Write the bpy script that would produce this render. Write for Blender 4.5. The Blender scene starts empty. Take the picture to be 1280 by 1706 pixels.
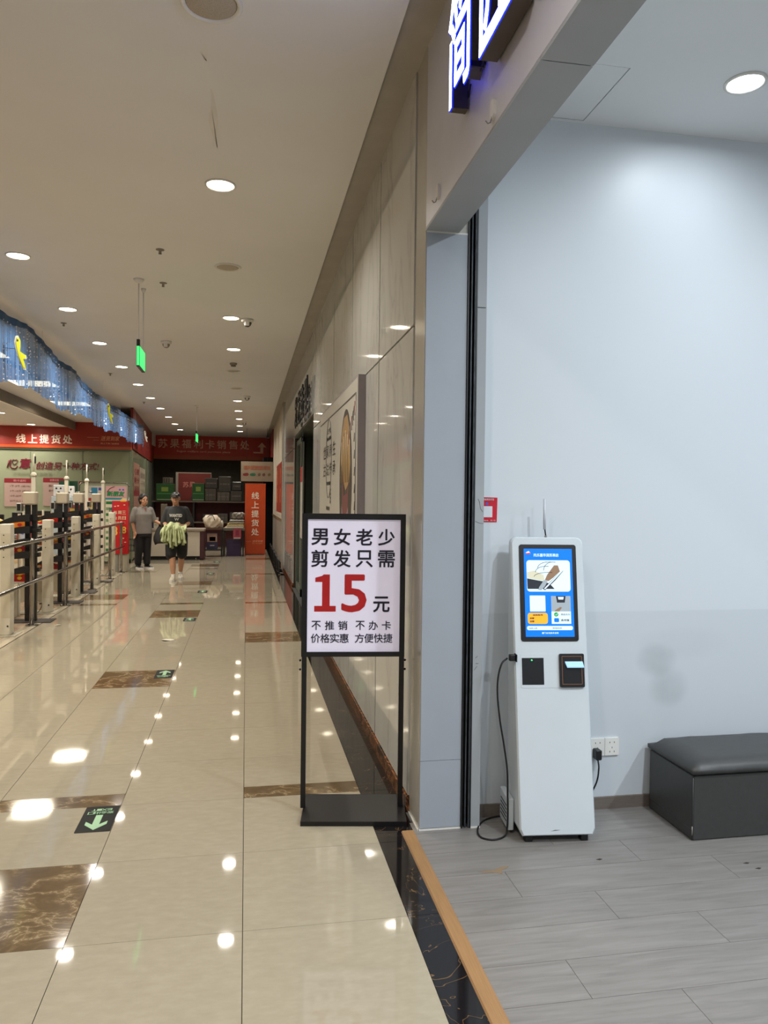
import bpy, math, random
from mathutils import Vector, Matrix
random.seed(7)
S = bpy.context.scene
C = S.collection
PI = math.pi
# ------------------------------------------------------------------ camera
F_PX, YAW, PITCH, ROLL, EYE = 1251.93, .18154658, .0168799, .0117617, 1.53746
fw = Vector((math.sin(YAW)*math.cos(PITCH), math.cos(YAW)*math.cos(PITCH), -math.sin(PITCH)))
rt = Vector((math.cos(YAW), -math.sin(YAW), 0))
up = rt.cross(fw)
r2 = rt*math.cos(ROLL)+up*math.sin(ROLL)
u2 = -rt*math.sin(ROLL)+up*math.cos(ROLL)
cd = bpy.data.cameras.new('camera')
cd.sensor_fit = 'HORIZONTAL'; cd.sensor_width = 36; cd.lens = F_PX*36/1280; cd.clip_start = .02; cd.clip_end = 200
cam = bpy.data.objects.new('camera', cd); C.objects.link(cam)
m = Matrix((r2, u2, -fw)).transposed().to_4x4(); m.translation = (0, 0, EYE)
cam.matrix_world = m
S.camera = cam
# ------------------------------------------------------------------ world, exposure, large lamps
w = bpy.data.worlds.new('world'); S.world = w; w.use_nodes = True
bg = w.node_tree.nodes['Background']; bg.inputs[0].default_value = (1, .9, .78, 1); bg.inputs[1].default_value = .05
vs = S.view_settings
vs.view_transform = 'Standard'; vs.look = 'None'; vs.gamma = 1; vs.use_curve_mapping = False; vs.exposure = 0.55
WARM = (1, .94, .865)
COOL = (.85, .93, 1)
def lamp(x, y, z, power, size, color, spread=2.6, name='lamp', parent=None):
    l = bpy.data.lights.new(name, 'AREA'); l.shape = 'DISK'; l.size = size; l.energy = power; l.color = color; l.spread = spread
    o = bpy.data.objects.new(name, l); C.objects.link(o); o.location = (x, y, z); o.parent = parent
    return o
P_CORR, P_SHOP, P_MARKET = 13.6, 34, 24

# ------------------------------------------------------------------ materials
def lin(c):
    r = []
    for v in c[:3]:
        v = v/255
        r.append(v/12.92 if v <= .04045 else ((v+.055)/1.055)**2.4)
    return (*r, 1)
MT = {}
def mat(name, col=(128, 128, 128), rough=.5, metal=0, emit=0, ecol=None, var=.06, vscale=6, bump=0, spec=.5, coat=0, streak=None):
    if name in MT: return MT[name]
    m = bpy.data.materials.new(name); m.use_nodes = True
    nt = m.node_tree; b = nt.nodes['Principled BSDF']
    b.inputs['Roughness'].default_value = rough; b.inputs['Metallic'].default_value = metal
    b.inputs['Specular IOR Level'].default_value = spec; b.inputs['Coat Weight'].default_value = coat
    geo = nt.nodes.new('ShaderNodeNewGeometry')
    n = nt.nodes.new('ShaderNodeTexNoise'); n.inputs['Scale'].default_value = vscale; n.inputs['Detail'].default_value = 5
    if streak:
        mp = nt.nodes.new('ShaderNodeMapping'); mp.inputs['Scale'].default_value = streak
        nt.links.new(geo.outputs['Position'], mp.inputs[0]); nt.links.new(mp.outputs[0], n.inputs['Vector'])
    else: nt.links.new(geo.outputs['Position'], n.inputs['Vector'])
    cr = nt.nodes.new('ShaderNodeValToRGB'); c = lin(col)
    cr.color_ramp.elements[0].color = (*[v*(1-var) for v in c[:3]], 1); cr.color_ramp.elements[0].position = .3
    cr.color_ramp.elements[1].color = (*[min(1, v*(1+var)) for v in c[:3]], 1); cr.color_ramp.elements[1].position = .7
    nt.links.new(n.outputs['Fac'], cr.inputs[0]); nt.links.new(cr.outputs[0], b.inputs['Base Color'])
    if emit:
        b.inputs['Emission Color'].default_value = lin(ecol or col); b.inputs['Emission Strength'].default_value = emit
    if bump:
        bp = nt.nodes.new('ShaderNodeBump'); bp.inputs['Strength'].default_value = bump; bp.inputs['Distance'].default_value = .002
        nt.links.new(n.outputs['Fac'], bp.inputs['Height']); nt.links.new(bp.outputs[0], b.inputs['Normal'])
    MT[name] = m
    return m
def flat(col, rough=.45, emit=0):
    return mat('print_%d_%d_%d_%d' % (*col, int(emit*10)), col, rough, var=.03, emit=emit)
def ramp_mat(name, stops, scale=(1, 1, 1), nscale=4, dist=0, rough=.1, kind='noise', rnd=.0, detail=8, spec=.5, bump=0, rot=(0, 0, 0)):
    """noise / vein pattern laid over world position with a shift for each tile"""
    m = bpy.data.materials.new(name); m.use_nodes = True; nt = m.node_tree; L = nt.links
    b = nt.nodes['Principled BSDF']; b.inputs['Roughness'].default_value = rough; b.inputs['Specular IOR Level'].default_value = spec
    geo = nt.nodes.new('ShaderNodeNewGeometry'); oi = nt.nodes.new('ShaderNodeObjectInfo')
    mul = nt.nodes.new('ShaderNodeMath'); mul.operation = 'MULTIPLY'; mul.inputs[1].default_value = 37
    L.new(oi.outputs['Random'], mul.inputs[0])
    add = nt.nodes.new('ShaderNodeVectorMath'); add.operation = 'ADD'
    L.new(geo.outputs['Position'], add.inputs[0]); L.new(mul.outputs[0], add.inputs[1])
    mp = nt.nodes.new('ShaderNodeMapping'); mp.inputs['Scale'].default_value = scale; mp.inputs['Rotation'].default_value = rot
    L.new(add.outputs[0], mp.inputs[0])
    n = nt.nodes.new('ShaderNodeTexNoise'); n.inputs['Scale'].default_value = nscale; n.inputs['Detail'].default_value = detail
    n.inputs['Distortion'].default_value = dist; n.inputs['Roughness'].default_value = .6
    L.new(mp.outputs[0], n.inputs['Vector'])
    src = n.outputs['Fac']
    if kind == 'vein':
        s = nt.nodes.new('ShaderNodeMath'); s.operation = 'SUBTRACT'; s.inputs[1].default_value = .5; L.new(src, s.inputs[0])
        a = nt.nodes.new('ShaderNodeMath'); a.operation = 'ABSOLUTE'; L.new(s.outputs[0], a.inputs[0]); src = a.outputs[0]
    cr = nt.nodes.new('ShaderNodeValToRGB'); L.new(src, cr.inputs[0])
    e = cr.color_ramp.elements
    while len(e) < len(stops): e.new(.5)
    for i, (p, c) in enumerate(stops): e[i].position = p; e[i].color = lin(c)
    hsv = nt.nodes.new('ShaderNodeHueSaturation'); L.new(cr.outputs[0], hsv.inputs['Color'])
    mr = nt.nodes.new('ShaderNodeMapRange'); mr.inputs[3].default_value = 1-rnd; mr.inputs[4].default_value = 1+rnd
    L.new(oi.outputs['Random'], mr.inputs[0]); L.new(mr.outputs[0], hsv.inputs['Value'])
    L.new(hsv.outputs[0], b.inputs['Base Color'])
    if bump:
        bp = nt.nodes.new('ShaderNodeBump'); bp.inputs['Strength'].default_value = bump; bp.inputs['Distance'].default_value = .003
        L.new(n.outputs['Fac'], bp.inputs['Height']); L.new(bp.outputs[0], b.inputs['Normal'])
    MT[name] = m
    return m

M_tile = ramp_mat('beige_tile', [(.3, (158, 149, 129)), (.5, (162, 153, 133)), (.7, (167, 158, 138))], nscale=16, rough=.035, rnd=.02, scale=(1, 2.2, 1), spec=.36)
M_brown = ramp_mat('brown_marble', [(0, (160, 142, 112)), (.012, (122, 102, 74)), (.06, (100, 82, 58)), (.3, (86, 68, 47))], nscale=4.2, dist=.5, rough=.08, kind='vein', rnd=.05, scale=(1, 1.7, 1), rot=(0, 0, .4))
M_black = ramp_mat('black_marble', [(0, (120, 90, 56)), (.001, (58, 46, 32)), (.003, (24, 21, 22)), (.3, (17, 15, 17))], nscale=2.2, dist=2.2, rough=.07, kind='vein', rnd=.0, detail=4)
M_skirt = ramp_mat('rust_marble', [(0, (170, 104, 46)), (.03, (96, 56, 26)), (.09, (48, 30, 20)), (.3, (28, 20, 16))], nscale=8, dist=1.5, rough=.12, kind='vein')
M_panel = ramp_mat('grey_marble_panel', [(0, (182, 182, 176)), (.01, (194, 194, 189)), (.05, (200, 200, 195)), (.4, (204, 204, 199))], nscale=.9, dist=.4, rough=.05, kind='vein', rnd=.02, scale=(1, 2.6, .8), rot=(.75, 0, 0), detail=4)
M_wood = ramp_mat('grey_wood_plank', [(.25, (112, 108, 104)), (.5, (126, 122, 118)), (.75, (138, 134, 130))], nscale=3, dist=.6, rough=.42, rnd=.04, scale=(1.2, 14, 1), detail=10, bump=.15)
M_market = ramp_mat('market_tile', [(.3, (150, 128, 108)), (.7, (176, 154, 132))], nscale=4, rough=.16, rnd=.05)
M_ceil = mat('ceiling_paint', (226, 225, 222), .85, var=.02, vscale=1.5)
M_shopceil = mat('shop_ceiling_paint', (228, 232, 234), .8, var=.012, vscale=2)
M_grout = mat('grout', (66, 54, 42), .8)
M_oak = mat('oak_strip', (154, 117, 76), .5, var=.1, vscale=4, streak=(40, 2, 8))
M_pilaster = mat('beige_metal', (188, 184, 175), .2, metal=.25, var=.03)
M_lintel = mat('satin_aluminium_panel', (206, 206, 212), .38, metal=.15, var=.03)
M_jamb = mat('pale_grey_lacquer', (160, 167, 177), .4, var=.02)
M_inner = mat('grey_lacquer', (158, 163, 167), .5, var=.03)
M_dark = mat('dark_metal', (30, 31, 33), .45, metal=.3, var=.15)
M_rail_in = mat('worn_track_metal', (70, 74, 78), .55, metal=.5, var=.6, vscale=30, streak=(10, 10, .8))
M_white = mat('white_lacquer', (206, 214, 219), .3, var=.015)
M_trimw = mat('white_trim', (222, 220, 214), .5)
M_blackm = mat('black_powder_coat', (16, 15, 18), .38, var=.1)
M_steel = mat('brushed_steel', (150, 146, 140), .24, metal=1, var=.1, vscale=20)
M_cream = mat('cream_plastic', (208, 202, 184), .45, var=.03)
M_blackp = mat('black_plastic', (17, 17, 20), .4, var=.1)
M_rubber = mat('black_rubber', (14, 14, 16), .55)
M_leather = mat('dark_grey_leatherette', (58, 58, 57), .42, var=.07, vscale=40, bump=.25)
M_base = mat('greige_skirting_board', (112, 102, 94), .5, var=.16, vscale=8, streak=(3, 3, 60))
M_glow = mat('downlight_glow', (255, 246, 228), .5, emit=14, ecol=(255, 240, 214), var=0)
M_glowc = mat('cool_downlight_glow', (240, 248, 255), .5, emit=9, ecol=(240, 247, 255), var=0)
M_glowp = mat('panel_light_glow', (255, 250, 225), .5, emit=2.2, ecol=(255, 250, 226), var=0)
M_off = mat('unlit_grille', (150, 140, 124), .6, var=.05)
M_green = mat('green_sign_glow', (60, 220, 110), .4, emit=.9, ecol=(58, 226, 112), var=0)
M_redf = mat('red_fascia_vinyl', (150, 40, 24), .4, var=.06, vscale=2)
M_orange = mat('orange_vinyl', (184, 76, 34), .35, var=.05, vscale=3)
M_cwhite = mat('cream_lettering', (238, 224, 204), .5, var=.02)
M_room = mat('dark_room_wall', (104, 98, 86), .8, var=.08)
M_skin = mat('skin', (186, 138, 108), .5, var=.06, vscale=30)
M_hair = mat('black_hair', (18, 15, 14), .5, var=.2, vscale=60)

# ------------------------------------------------------------------ mesh builder
class MB:
    def __init__(s): s.v = []; s.f = []; s.m = []; s.mats = []; s.sm = []
    def mi(s, m):
        if m not in s.mats: s.mats.append(m)
        return s.mats.index(m)
    def add(s, vs, fs, m=None, smooth=False):
        b = len(s.v); s.v += [tuple(v) for v in vs]; i = s.mi(m)
        for f in fs: s.f.append([b+k for k in f]); s.m.append(i); s.sm.append(smooth)
        return s
    def box(s, x0, x1, y0, y1, z0, z1, m=None, fr=None):
        vs = [(x, y, z) for z in (z0, z1) for y in (y0, y1) for x in (x0, x1)]
        if fr: vs = [fr(*v) for v in vs]
        return s.add(vs, [(0, 2, 3, 1), (4, 5, 7, 6), (0, 1, 5, 4), (2, 6, 7, 3), (0, 4, 6, 2), (1, 3, 7, 5)], m)
    def bbox(s, x0, x1, y0, y1, z0, z1, r=.01, m=None, fr=None, n=4):
        """box with rounded vertical (local z) edges and a chamfered top and bottom"""
        pts = []
        for cx, cy, a0 in ((x1-r, y1-r, 0), (x0+r, y1-r, 90), (x0+r, y0+r, 180), (x1-r, y0+r, 270)):
            for k in range(n+1):
                a = math.radians(a0+90*k/n); pts.append((cx+r*math.cos(a), cy+r*math.sin(a)))
        c = r*.5; mx, my = (x0+x1)/2, (y0+y1)/2
        sx = 1-c/max(1e-6, (x1-x0)/2); sy = 1-c/max(1e-6, (y1-y0)/2)
        rings = [(z0, sx, sy), (z0+c, 1, 1), (z1-c, 1, 1), (z1, sx, sy)]
        vs = [(mx+(p[0]-mx)*a, my+(p[1]-my)*b, z) for z, a, b in rings for p in pts]
        if fr: vs = [fr(*v) for v in vs]
        N = len(pts); fs = [tuple(reversed(range(N))), tuple(range(3*N, 4*N))]
        for k in range(3):
            for i in range(N): j = (i+1) % N; fs.append((k*N+i, k*N+j, (k+1)*N+j, (k+1)*N+i))
        return s.add(vs, fs, m)
    def tube(s, pts, r, n=8, m=None, cap=True, flat=1.0):
        pts = [Vector(p) for p in pts]; rr = r if isinstance(r, (list, tuple)) else [r]*len(pts)
        vs = []; fs = []; prev = None
        for i, p in enumerate(pts):
            t = (pts[min(i+1, len(pts)-1)]-pts[max(i-1, 0)]).normalized()
            if prev is None: a = t.orthogonal().normalized()
            else:
                a = prev-t*prev.dot(t); a = a.normalized() if a.length > 1e-5 else t.orthogonal().normalized()
            prev = a; b = t.cross(a)
            for k in range(n):
                q = 2*PI*k/n; vs.append(p+a*math.cos(q)*rr[i]+b*math.sin(q)*rr[i]*flat)
        for i in range(len(pts)-1):
            for k in range(n): j = (k+1) % n; fs.append((i*n+k, i*n+j, (i+1)*n+j, (i+1)*n+k))
        if cap: fs += [tuple(reversed(range(n))), tuple(range((len(pts)-1)*n, len(pts)*n))]
        return s.add(vs, fs, m, True)
    def lathe(s, c, prof, n=24, m=None, axis='z'):
        vs = []; fs = []
        for r, h in prof:
            for k in range(n):
                a = 2*PI*k/n; p = (r*math.cos(a), r*math.sin(a), h)
                if axis == 'y': p = (p[0], p[2], p[1])
                if axis == 'x': p = (p[2], p[0], p[1])
                vs.append((c[0]+p[0], c[1]+p[1], c[2]+p[2]))
        for i in range(len(prof)-1):
            for k in range(n): j = (k+1) % n; fs.append((i*n+k, i*n+j, (i+1)*n+j, (i+1)*n+k))
        fs += [tuple(reversed(range(n))), tuple(range((len(prof)-1)*n, len(prof)*n))]
        return s.add(vs, fs, m, n > 8)
    def poly(s, pts, c0, c1, m=None, fr=None):
        """outline (a, b) extruded between c0 and c1 along the frame's third axis"""
        fr = fr or (lambda a, b, c: (a, b, c)); N = len(pts)
        vs = [fr(a, b, c0) for a, b in pts]+[fr(a, b, c1) for a, b in pts]
        fs = [tuple(reversed(range(N))), tuple(range(N, 2*N))]+[(i, (i+1) % N, N+(i+1) % N, N+i) for i in range(N)]
        return s.add(vs, fs, m)
    def ico(s, c, r, m=None, n=8, sc=(1, 1, 1)):
        prof = [(max(.001, math.sin(PI*k/n))*r, -math.cos(PI*k/n)*r) for k in range(n+1)]
        b = len(s.v); s.lathe((0, 0, 0), prof, n+4, m)
        for i in range(b, len(s.v)):
            x, y, z = s.v[i]; s.v[i] = (c[0]+x*sc[0], c[1]+y*sc[1], c[2]+z*sc[2])
        return s
    def mesh(s, name):
        me = bpy.data.meshes.new(name); me.from_pydata(s.v, [], s.f)
        for m in s.mats: me.materials.append(m)
        me.polygons.foreach_set('material_index', s.m)
        me.polygons.foreach_set('use_smooth', s.sm)
        me.update(); return me
    def build(s, name, parent=None, label=None, cat=None, group=None, kind=None):
        o = bpy.data.objects.new(name, s.mesh(name)); C.objects.link(o)
        if parent: o.parent = parent; o.matrix_parent_inverse = parent.matrix_world.inverted() if False else Matrix.Translation(-parent.location)
        tag(o, label, cat, group, kind)
        return o
def tag(o, label=None, cat=None, group=None, kind=None):
    if label: o['label'] = label
    if cat: o['category'] = cat
    if group: o['group'] = group
    if kind: o['kind'] = kind
    return o
def thing(name, label, cat, loc=(0, 0, 0), group=None):
    o = bpy.data.objects.new(name, None); C.objects.link(o); o.location = loc; o.empty_display_size = .1
    return tag(o, label, cat, group)
def struct(name, mb, parent=None):
    return mb.build(name, parent, kind=None if parent else 'structure')
def copy_tree(o, off, label=None, parent=None):
    """a copy of a thing and of its parts and sub-parts, moved by off"""
    c = o.copy(); C.objects.link(c)
    if parent: c.parent = parent
    else: c.location = Vector(o.location)+Vector(off)
    if label: c['label'] = label
    for ch in list(o.children): copy_tree(ch, off, None, c)
    return c
def Fr(o, u, v):
    o, u, v = Vector(o), Vector(u).normalized(), Vector(v).normalized(); n = u.cross(v)
    return lambda a, b, c=0: o+u*a+v*b+n*c
_cache = {}
def glyphs(t, bold):
    k = (t, bold)
    if k not in _cache:
        c = bpy.data.curves.new('txt', 'FONT'); c.body = t; c.offset = bold; c.resolution_u = 3
        o = bpy.data.objects.new('txt', c); C.objects.link(o)
        d = bpy.context.evaluated_depsgraph_get(); me = bpy.data.meshes.new_from_object(o.evaluated_get(d))
        _cache[k] = ([tuple(v.co) for v in me.vertices], [tuple(p.vertices) for p in me.polygons])
        bpy.data.objects.remove(o); bpy.data.curves.remove(c); bpy.data.meshes.remove(me)
    return _cache[k]
def put_text(mb, t, fr, a0, a1, b0, b1, c, m, bold=.02, slant=0, depth=0):
    if bold and not depth:      # weight by overlaying shifted copies: keeps counters open
        d = bold*(b1-b0)
        for da, db in ((d, 0), (-d, 0), (0, d), (0, -d), (d*.7, d*.7), (-d*.7, -d*.7), (d*.7, -d*.7), (-d*.7, d*.7)):
            put_text(mb, t, fr, a0+d+da, a1-d+da, b0+d+db, b1-d+db, c, m, 0, slant); c += .00025
        return mb
    vs, fs = glyphs(t, bold)
    if not vs: return mb
    x0 = min(v[0] for v in vs); x1 = max(v[0] for v in vs); y0 = min(v[1] for v in vs); y1 = max(v[1] for v in vs)
    def P(v, cc):
        u = (v[0]-x0)/(x1-x0); q = (v[1]-y0)/max(1e-6, y1-y0)
        return fr(a0+(a1-a0)*u+slant*(b1-b0)*q, b0+(b1-b0)*q, cc)
    if not depth: return mb.add([P(v, c) for v in vs], fs, m)
    N = len(vs); mb.add([P(v, c) for v in vs], fs, m)
    cnt = {}
    for f in fs:
        for i in range(len(f)):
            e = (f[i], f[(i+1) % len(f)]); cnt[e] = 1
    edges = [e for e in cnt if (e[1], e[0]) not in cnt]
    mb.add([P(v, c) for v in vs]+[P(v, c-depth) for v in vs], [(a, N+a, N+b, b) for a, b in edges], m)
    return mb
def row_text(mb, t, fr, a0, a1, b0, b1, c, m, bold=.03, **k):
    """characters spread evenly over a0..a1"""
    n = len(t); h = b1-b0; wch = min(h, (a1-a0)/n)
    for i, ch in enumerate(t):
        if ch == ' ': continue
        x = a0+(a1-a0-wch)*i/max(1, n-1)
        put_text(mb, ch, fr, x, x+wch, b0, b1, c, m, bold, **k)
    return mb
def rrect(a0, a1, b0, b1, r, n=4):
    pts = []
    for cx, cy, s in ((a1-r, b1-r, 0), (a0+r, b1-r, 90), (a0+r, b0+r, 180), (a1-r, b0+r, 270)):
        for k in range(n+1):
            q = math.radians(s+90*k/n); pts.append((cx+r*math.cos(q), cy+r*math.sin(q)))
    return pts
ORD = ['first', 'second', 'third', 'fourth', 'fifth', 'sixth', 'seventh', 'eighth', 'ninth', 'tenth', 'eleventh', 'twelfth', 'thirteenth']
WALL = lambda x: Fr((x, 0, 0), (0, -1, 0), (0, 0, 1))       # faces the corridor, a = -Y
FRONT = lambda y: Fr((0, y, 0), (1, 0, 0), (0, 0, 1))        # faces the camera, a = X
CEIL = 3.585
# ------------------------------------------------------------------ floor
fl = struct('floor', MB().box(-14, .785, -3, 31, -.06, -.008, M_grout))
def shared(name, mb):
    me = mb.mesh(name)
    def put(x, y, parent, z=0, sx=1, sy=1):
        o = bpy.data.objects.new(name, me); C.objects.link(o); o.location = (x, y, z); o.scale = (sx, sy, 1); o.parent = parent
        return o
    return put
G = .0015
def tile_mb(wx, wy, m, g=G): return MB().box(g, wx-g*.8, g*.6, wy-g*.6, -.012, 0, m)
t_full = shared('floor_tile', tile_mb(.6, .6, M_tile)); t_short = shared('floor_tile', tile_mb(.6, .45, M_tile))
t_brown = shared('brown_marble_tile', tile_mb(.6, .6, M_brown)); t_strip = shared('brown_marble_strip', tile_mb(.6, .15, M_brown))
Y0 = 2.684
BR = {(-2, 0), (-2, 6), (-2, 12), (-2, 18), (-2, 24), (0, 9), (0, 27), (-4, 15), (-4, 33)}
ST = {(-2, 2), (-2, 14), (-2, 23), (0, 2), (0, 14), (0, 21), (-4, 14), (-4, 2), (-4, 22)}
for k in range(-5, 40):
    for i in range(-4, 1):
        x, y = i*.6, Y0+.6*k
        if (i, k) in BR: t_brown(x, y, fl)
        elif (i, k) in ST: t_strip(x, y, fl); t_short(x, y+.15, fl)
        else: t_full(x, y, fl)
b_in = shared('black_marble_tile', MB().box(.601, .784, G*.6, .6-G*.6, -.012, 0, M_black))
b_out = shared('black_marble_tile', MB().box(.601, .7185, G*.6, .6-G*.6, -.012, 0, M_black))
for k in range(-5, 1): b_out(0, Y0+.6*k, fl)
MB().box(.601, .7185, 3.2855, 3.375, -.012, 0, M_black).build('black_marble_tile', fl)
MB().box(.601, .784, 3.3765, 3.883, -.012, 0, M_black).build('black_marble_tile', fl)
for k in range(2, 38): b_in(0, Y0+.6*k, fl)
# supermarket border and floor
bd = shared('border_tile', MB().box(-2.552, -2.414, .001, 1.198, -.012, .001, mat('border_tile', (186, 176, 154), .12)))
for k in range(18): bd(0, .3+1.2*k, fl)
mk = shared('market_tile', MB().box(.003, .597, .002, .297, -.012, 0, M_market))
for i in range(5):
    for k in range(36):
        if i < 5: mk(-3.155-.6*i, 6.6+.3*k, fl)
MB().box(-14, -5.56, 2, 31, -.012, -.001, M_market).box(-5.56, -2.555, -3, 6.59, -.012, -.001, M_market).box(-5.56, -2.555, 17.41, 31, -.012, -.001, M_market).box(-2.401, .785, 26.1, 31, -.012, -.001, M_tile).build('market_floor', fl)
# threshold and plank floor of the shop
struct('trim_1', MB().add([(.7185, -2, 0), (.775, -2, 0), (.775, -2, .006), (.7235, -2, .006), (.7185, 3.375, 0), (.775, 3.375, 0), (.775, 3.375, .006), (.7235, 3.375, .006)],
       [(0, 3, 2, 1), (4, 5, 6, 7), (0, 4, 7, 3), (3, 7, 6, 2), (2, 6, 5, 1)], M_oak))
sf = struct('shop_floor', MB().box(.775, 6.2, -3, 3.5, -.06, -.006, mat('plank_seam', (70, 66, 62), .8)))
pl = shared('floor_plank', MB().box(.0007, .939, .0008, .1992, -.01, .002, M_wood))
yb = [2.139+.2*k for k in range(-20, 7)]
for j, y in enumerate(yb):
    sh = 1.055+.3133*((j-20) % 3)
    sh = {0: 1.066, 1: 1.68, 2: 1.367}[(j-20) % 3]
    x = sh-.94*1
    while x < 6.0:
        if x < .775:
            a = .776-x
            MB().box(.776, x+.939, y+.0008, min(y+.1992, 3.46), -.01, .002, M_wood).build('floor_plank', sf)
        elif y+.2 > 3.47: MB().box(x, x+.939, y, 3.47, -.01, .002, M_wood).build('floor_plank', sf)
        else: pl(x, y, sf)
        x += .94
MB().poly([(.955, 2.956), (1.0, 2.963), (1.02, 2.958), (1.06, 2.982), (1.10, 2.985), (1.085, 2.968), (1.06, 2.958), (1.05, 2.925), (1.03, 2.937), (.99, 2.945)], .0021, .0026, mat('bare_chipboard', (132, 112, 88), .8)).build('worn_patch', sf)
# exit arrow stickers on the floor
M_st = mat('black_sticker', (10, 12, 11), .6, spec=.2); M_gl = mat('pale_green_print', (150, 190, 150), .5)
def sticker(x0, x1, y0, y1, toward, label):
    cx, cy = (x0+x1)/2, (y0+y1)/2; s = -1 if toward else 1
    fr = Fr((cx, cy, 0), (s, 0, 0), (0, s, 0)); W, H = (x1-x0), (y1-y0)
    t = thing('exit_floor_sticker', label, 'floor sign', (cx, cy, 0), 'green arrow exit stickers on the floor tiles')
    MB().poly(rrect(-W/2, W/2, -H/2, H/2, .006), .0004, .001, M_st, fr).build('backing', t)
    q = MB(); a = W*.5
    yt = H*.42; ys = -H*.14
    q.poly([(0, yt), (-a*.62, yt-H*.2), (-a*.62, yt-H*.32), (-a*.2, yt-H*.2), (-a*.2, ys), (a*.2, ys), (a*.2, yt-H*.2), (a*.62, yt-H*.32), (a*.62, yt-H*.2)], .001, .0013, M_gl, fr)
    q.build('arrow', t)
    q = MB(); row_text(q, '安全出口', fr, -a*.75, a*.75, -H*.27, -H*.17, .0013, M_gl, .02); row_text(q, 'EXIT', fr, -a*.6, a*.6, -H*.38, -H*.30, .0013, M_gl, .02)
    q.build('lettering', t)
sticker(-.76, -.602, 3.59, 3.885, True, 'black exit sticker with green arrow pointing at the camera, nearest on the floor')
sticker(-.76, -.61, 6.57, 6.88, False, 'black exit sticker with green arrow on corner of the brown tile')
sticker(-.76, -.61, 9.56, 9.82, False, 'third black exit sticker from the camera, just before the brown tile')
sticker(-.76, -.61, 12.36, 12.68, False, 'fourth black exit sticker from the camera, near the walking man')
sticker(-.77, -.62, 15.3, 15.6, False, 'fifth exit sticker from the camera, beyond the walking man')
sticker(-.75, -.60, 18.1, 18.4, False, 'farthest black exit sticker in front of the desk')
MB().add([(-.89, 8.33, .003), (-.85, 8.25, .014), (-.78, 8.27, .002), (-.74, 8.3, .006), (-.77, 8.36, .003), (-.84, 8.35, .012)], [(0, 1, 4, 5), (1, 2, 3, 4)], flat((206, 200, 182))).build('paper_scrap', None, 'crumpled white paper scrap lying in the middle of the corridor floor', 'litter')
MB().add([(-2.22, 9.4, .003), (-2.17, 9.38, .01), (-2.15, 9.46, .004), (-2.2, 9.47, .003)], [(0, 1, 2, 3)], flat((210, 204, 186))).build('paper_scrap', None, 'tiny white paper scrap on the floor beside the first rail post', 'litter')

# ------------------------------------------------------------------ corridor ceiling
ce = struct('ceiling', MB().box(-2.98, .642, -3, 26.2, CEIL, CEIL+.08, M_ceil))
MB().box(.642, .81, -3, 26.2, CEIL+.025, CEIL+.08, mat('ceiling_recess_paint', (168, 162, 152), .7)).build('recess_strip', ce)
st = MB()
random.seed(3)
Mst = mat('water_stain', (222, 219, 212), .85)
for x0, y0, y1, wd in ((-.19, 3.9, 4.55, .022), (-.205, 3.52, 3.66, .014)):
    n = 9; L = []; R = []
    for k in range(n):
        y = y0+(y1-y0)*k/(n-1); ww = wd*math.sin(PI*(k+.6)/n)*random.uniform(.7, 1.2); L.append((x0-ww+.01*math.sin(k), y)); R.append((x0+ww, y))
    st.poly(L+R[::-1], CEIL-.0004, CEIL-.0002, Mst)
st.build('water_stain', ce)

def downlight(x, y, lit, label, z=CEIL, r=.088, glow=None, col=None, power=None, group='round downlights in the corridor ceiling', name='downlight', spread=2.5):
    t = thing(name, label, 'ceiling light', (x, y, z), group)
    MB().lathe((x, y, z), [(r+.014, 0), (r+.014, -.006), (r+.004, -.010), (r-.002, -.003), (r-.002, -.001)], 28, M_trimw if lit else M_off).build('trim_ring', t)
    MB().lathe((x, y, z), [(r-.003, -.0015), (r-.003, -.0035)], 28, (glow or M_glow) if lit else mat('dark_diffuser', (112, 102, 88), .5)).build('diffuser', t)
    if lit: lamp(0, 0, -.012, power or P_CORR, r*1.7, col or WARM, spread, 'bulb', t)
    return t
YL = [1.35, 3.1, 5.02, 6.85, 8.68, 10.5, 12.33, 14.2, 16.05, 17.9, 19.75, 21.6, 23.4]
YL = [y*1.011 for y in YL]
for k, y in enumerate(YL[2:]):
    downlight(-1.932-.006*k, y, True, power=P_CORR*(.8 if y > 7 else 1), label= 'lit round downlight over the left of the corridor, %s along its row' % ORD[k] if k else 'lit round downlight over the left of the corridor, nearest of its row')
dark = {3: 'speaker', 6: 'speaker', 7: 'off'}
kk = 0
for k, y in enumerate(YL):
    if k < 2 or k == 3: continue
    if k in (6, 7): continue
    downlight(-.18-.002*k, y, True, power=P_CORR*(.8 if y > 7 else 1), label= 'lit round downlight over the right of the corridor, %s along its row' % ORD[kk]); kk += 1
for i, (x, y) in enumerate(((-1.9, 1.3), (-.19, 1.3), (-1.9, -.6), (-.19, -.6))): downlight(x, y, True, ('left', 'right', 'left rear', 'right rear')[i]+' lit round downlight in the ceiling above the camera')
def speaker(x, y, r, label):
    t = thing('ceiling_speaker', label, 'speaker', (x, y, CEIL), 'round ceiling speakers')
    MB().lathe((x, y, CEIL), [(r, 0), (r, -.006), (r-.006, -.012), (r-.02, -.008), (r-.022, -.002)], 32, M_trimw).build('rim', t)
    MB().lathe((x, y, CEIL), [(r-.021, -.002), (r-.03, -.006), (.01, -.007)], 32, mat('speaker_mesh', (176, 166, 150), .7, vscale=300, var=.2)).build('grille', t)
speaker(-.160, 3.23, .128, 'round white ceiling speaker cut by the top of the frame')
speaker(-.178, 6.86, .118, 'round beige ceiling speaker behind the nearest downlight')
speaker(-.222, 12.44, .11, 'small round ceiling speaker near the smoke detector')
speaker(-.2, 14.4, .11, 'farthest round ceiling speaker in the right row')
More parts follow.
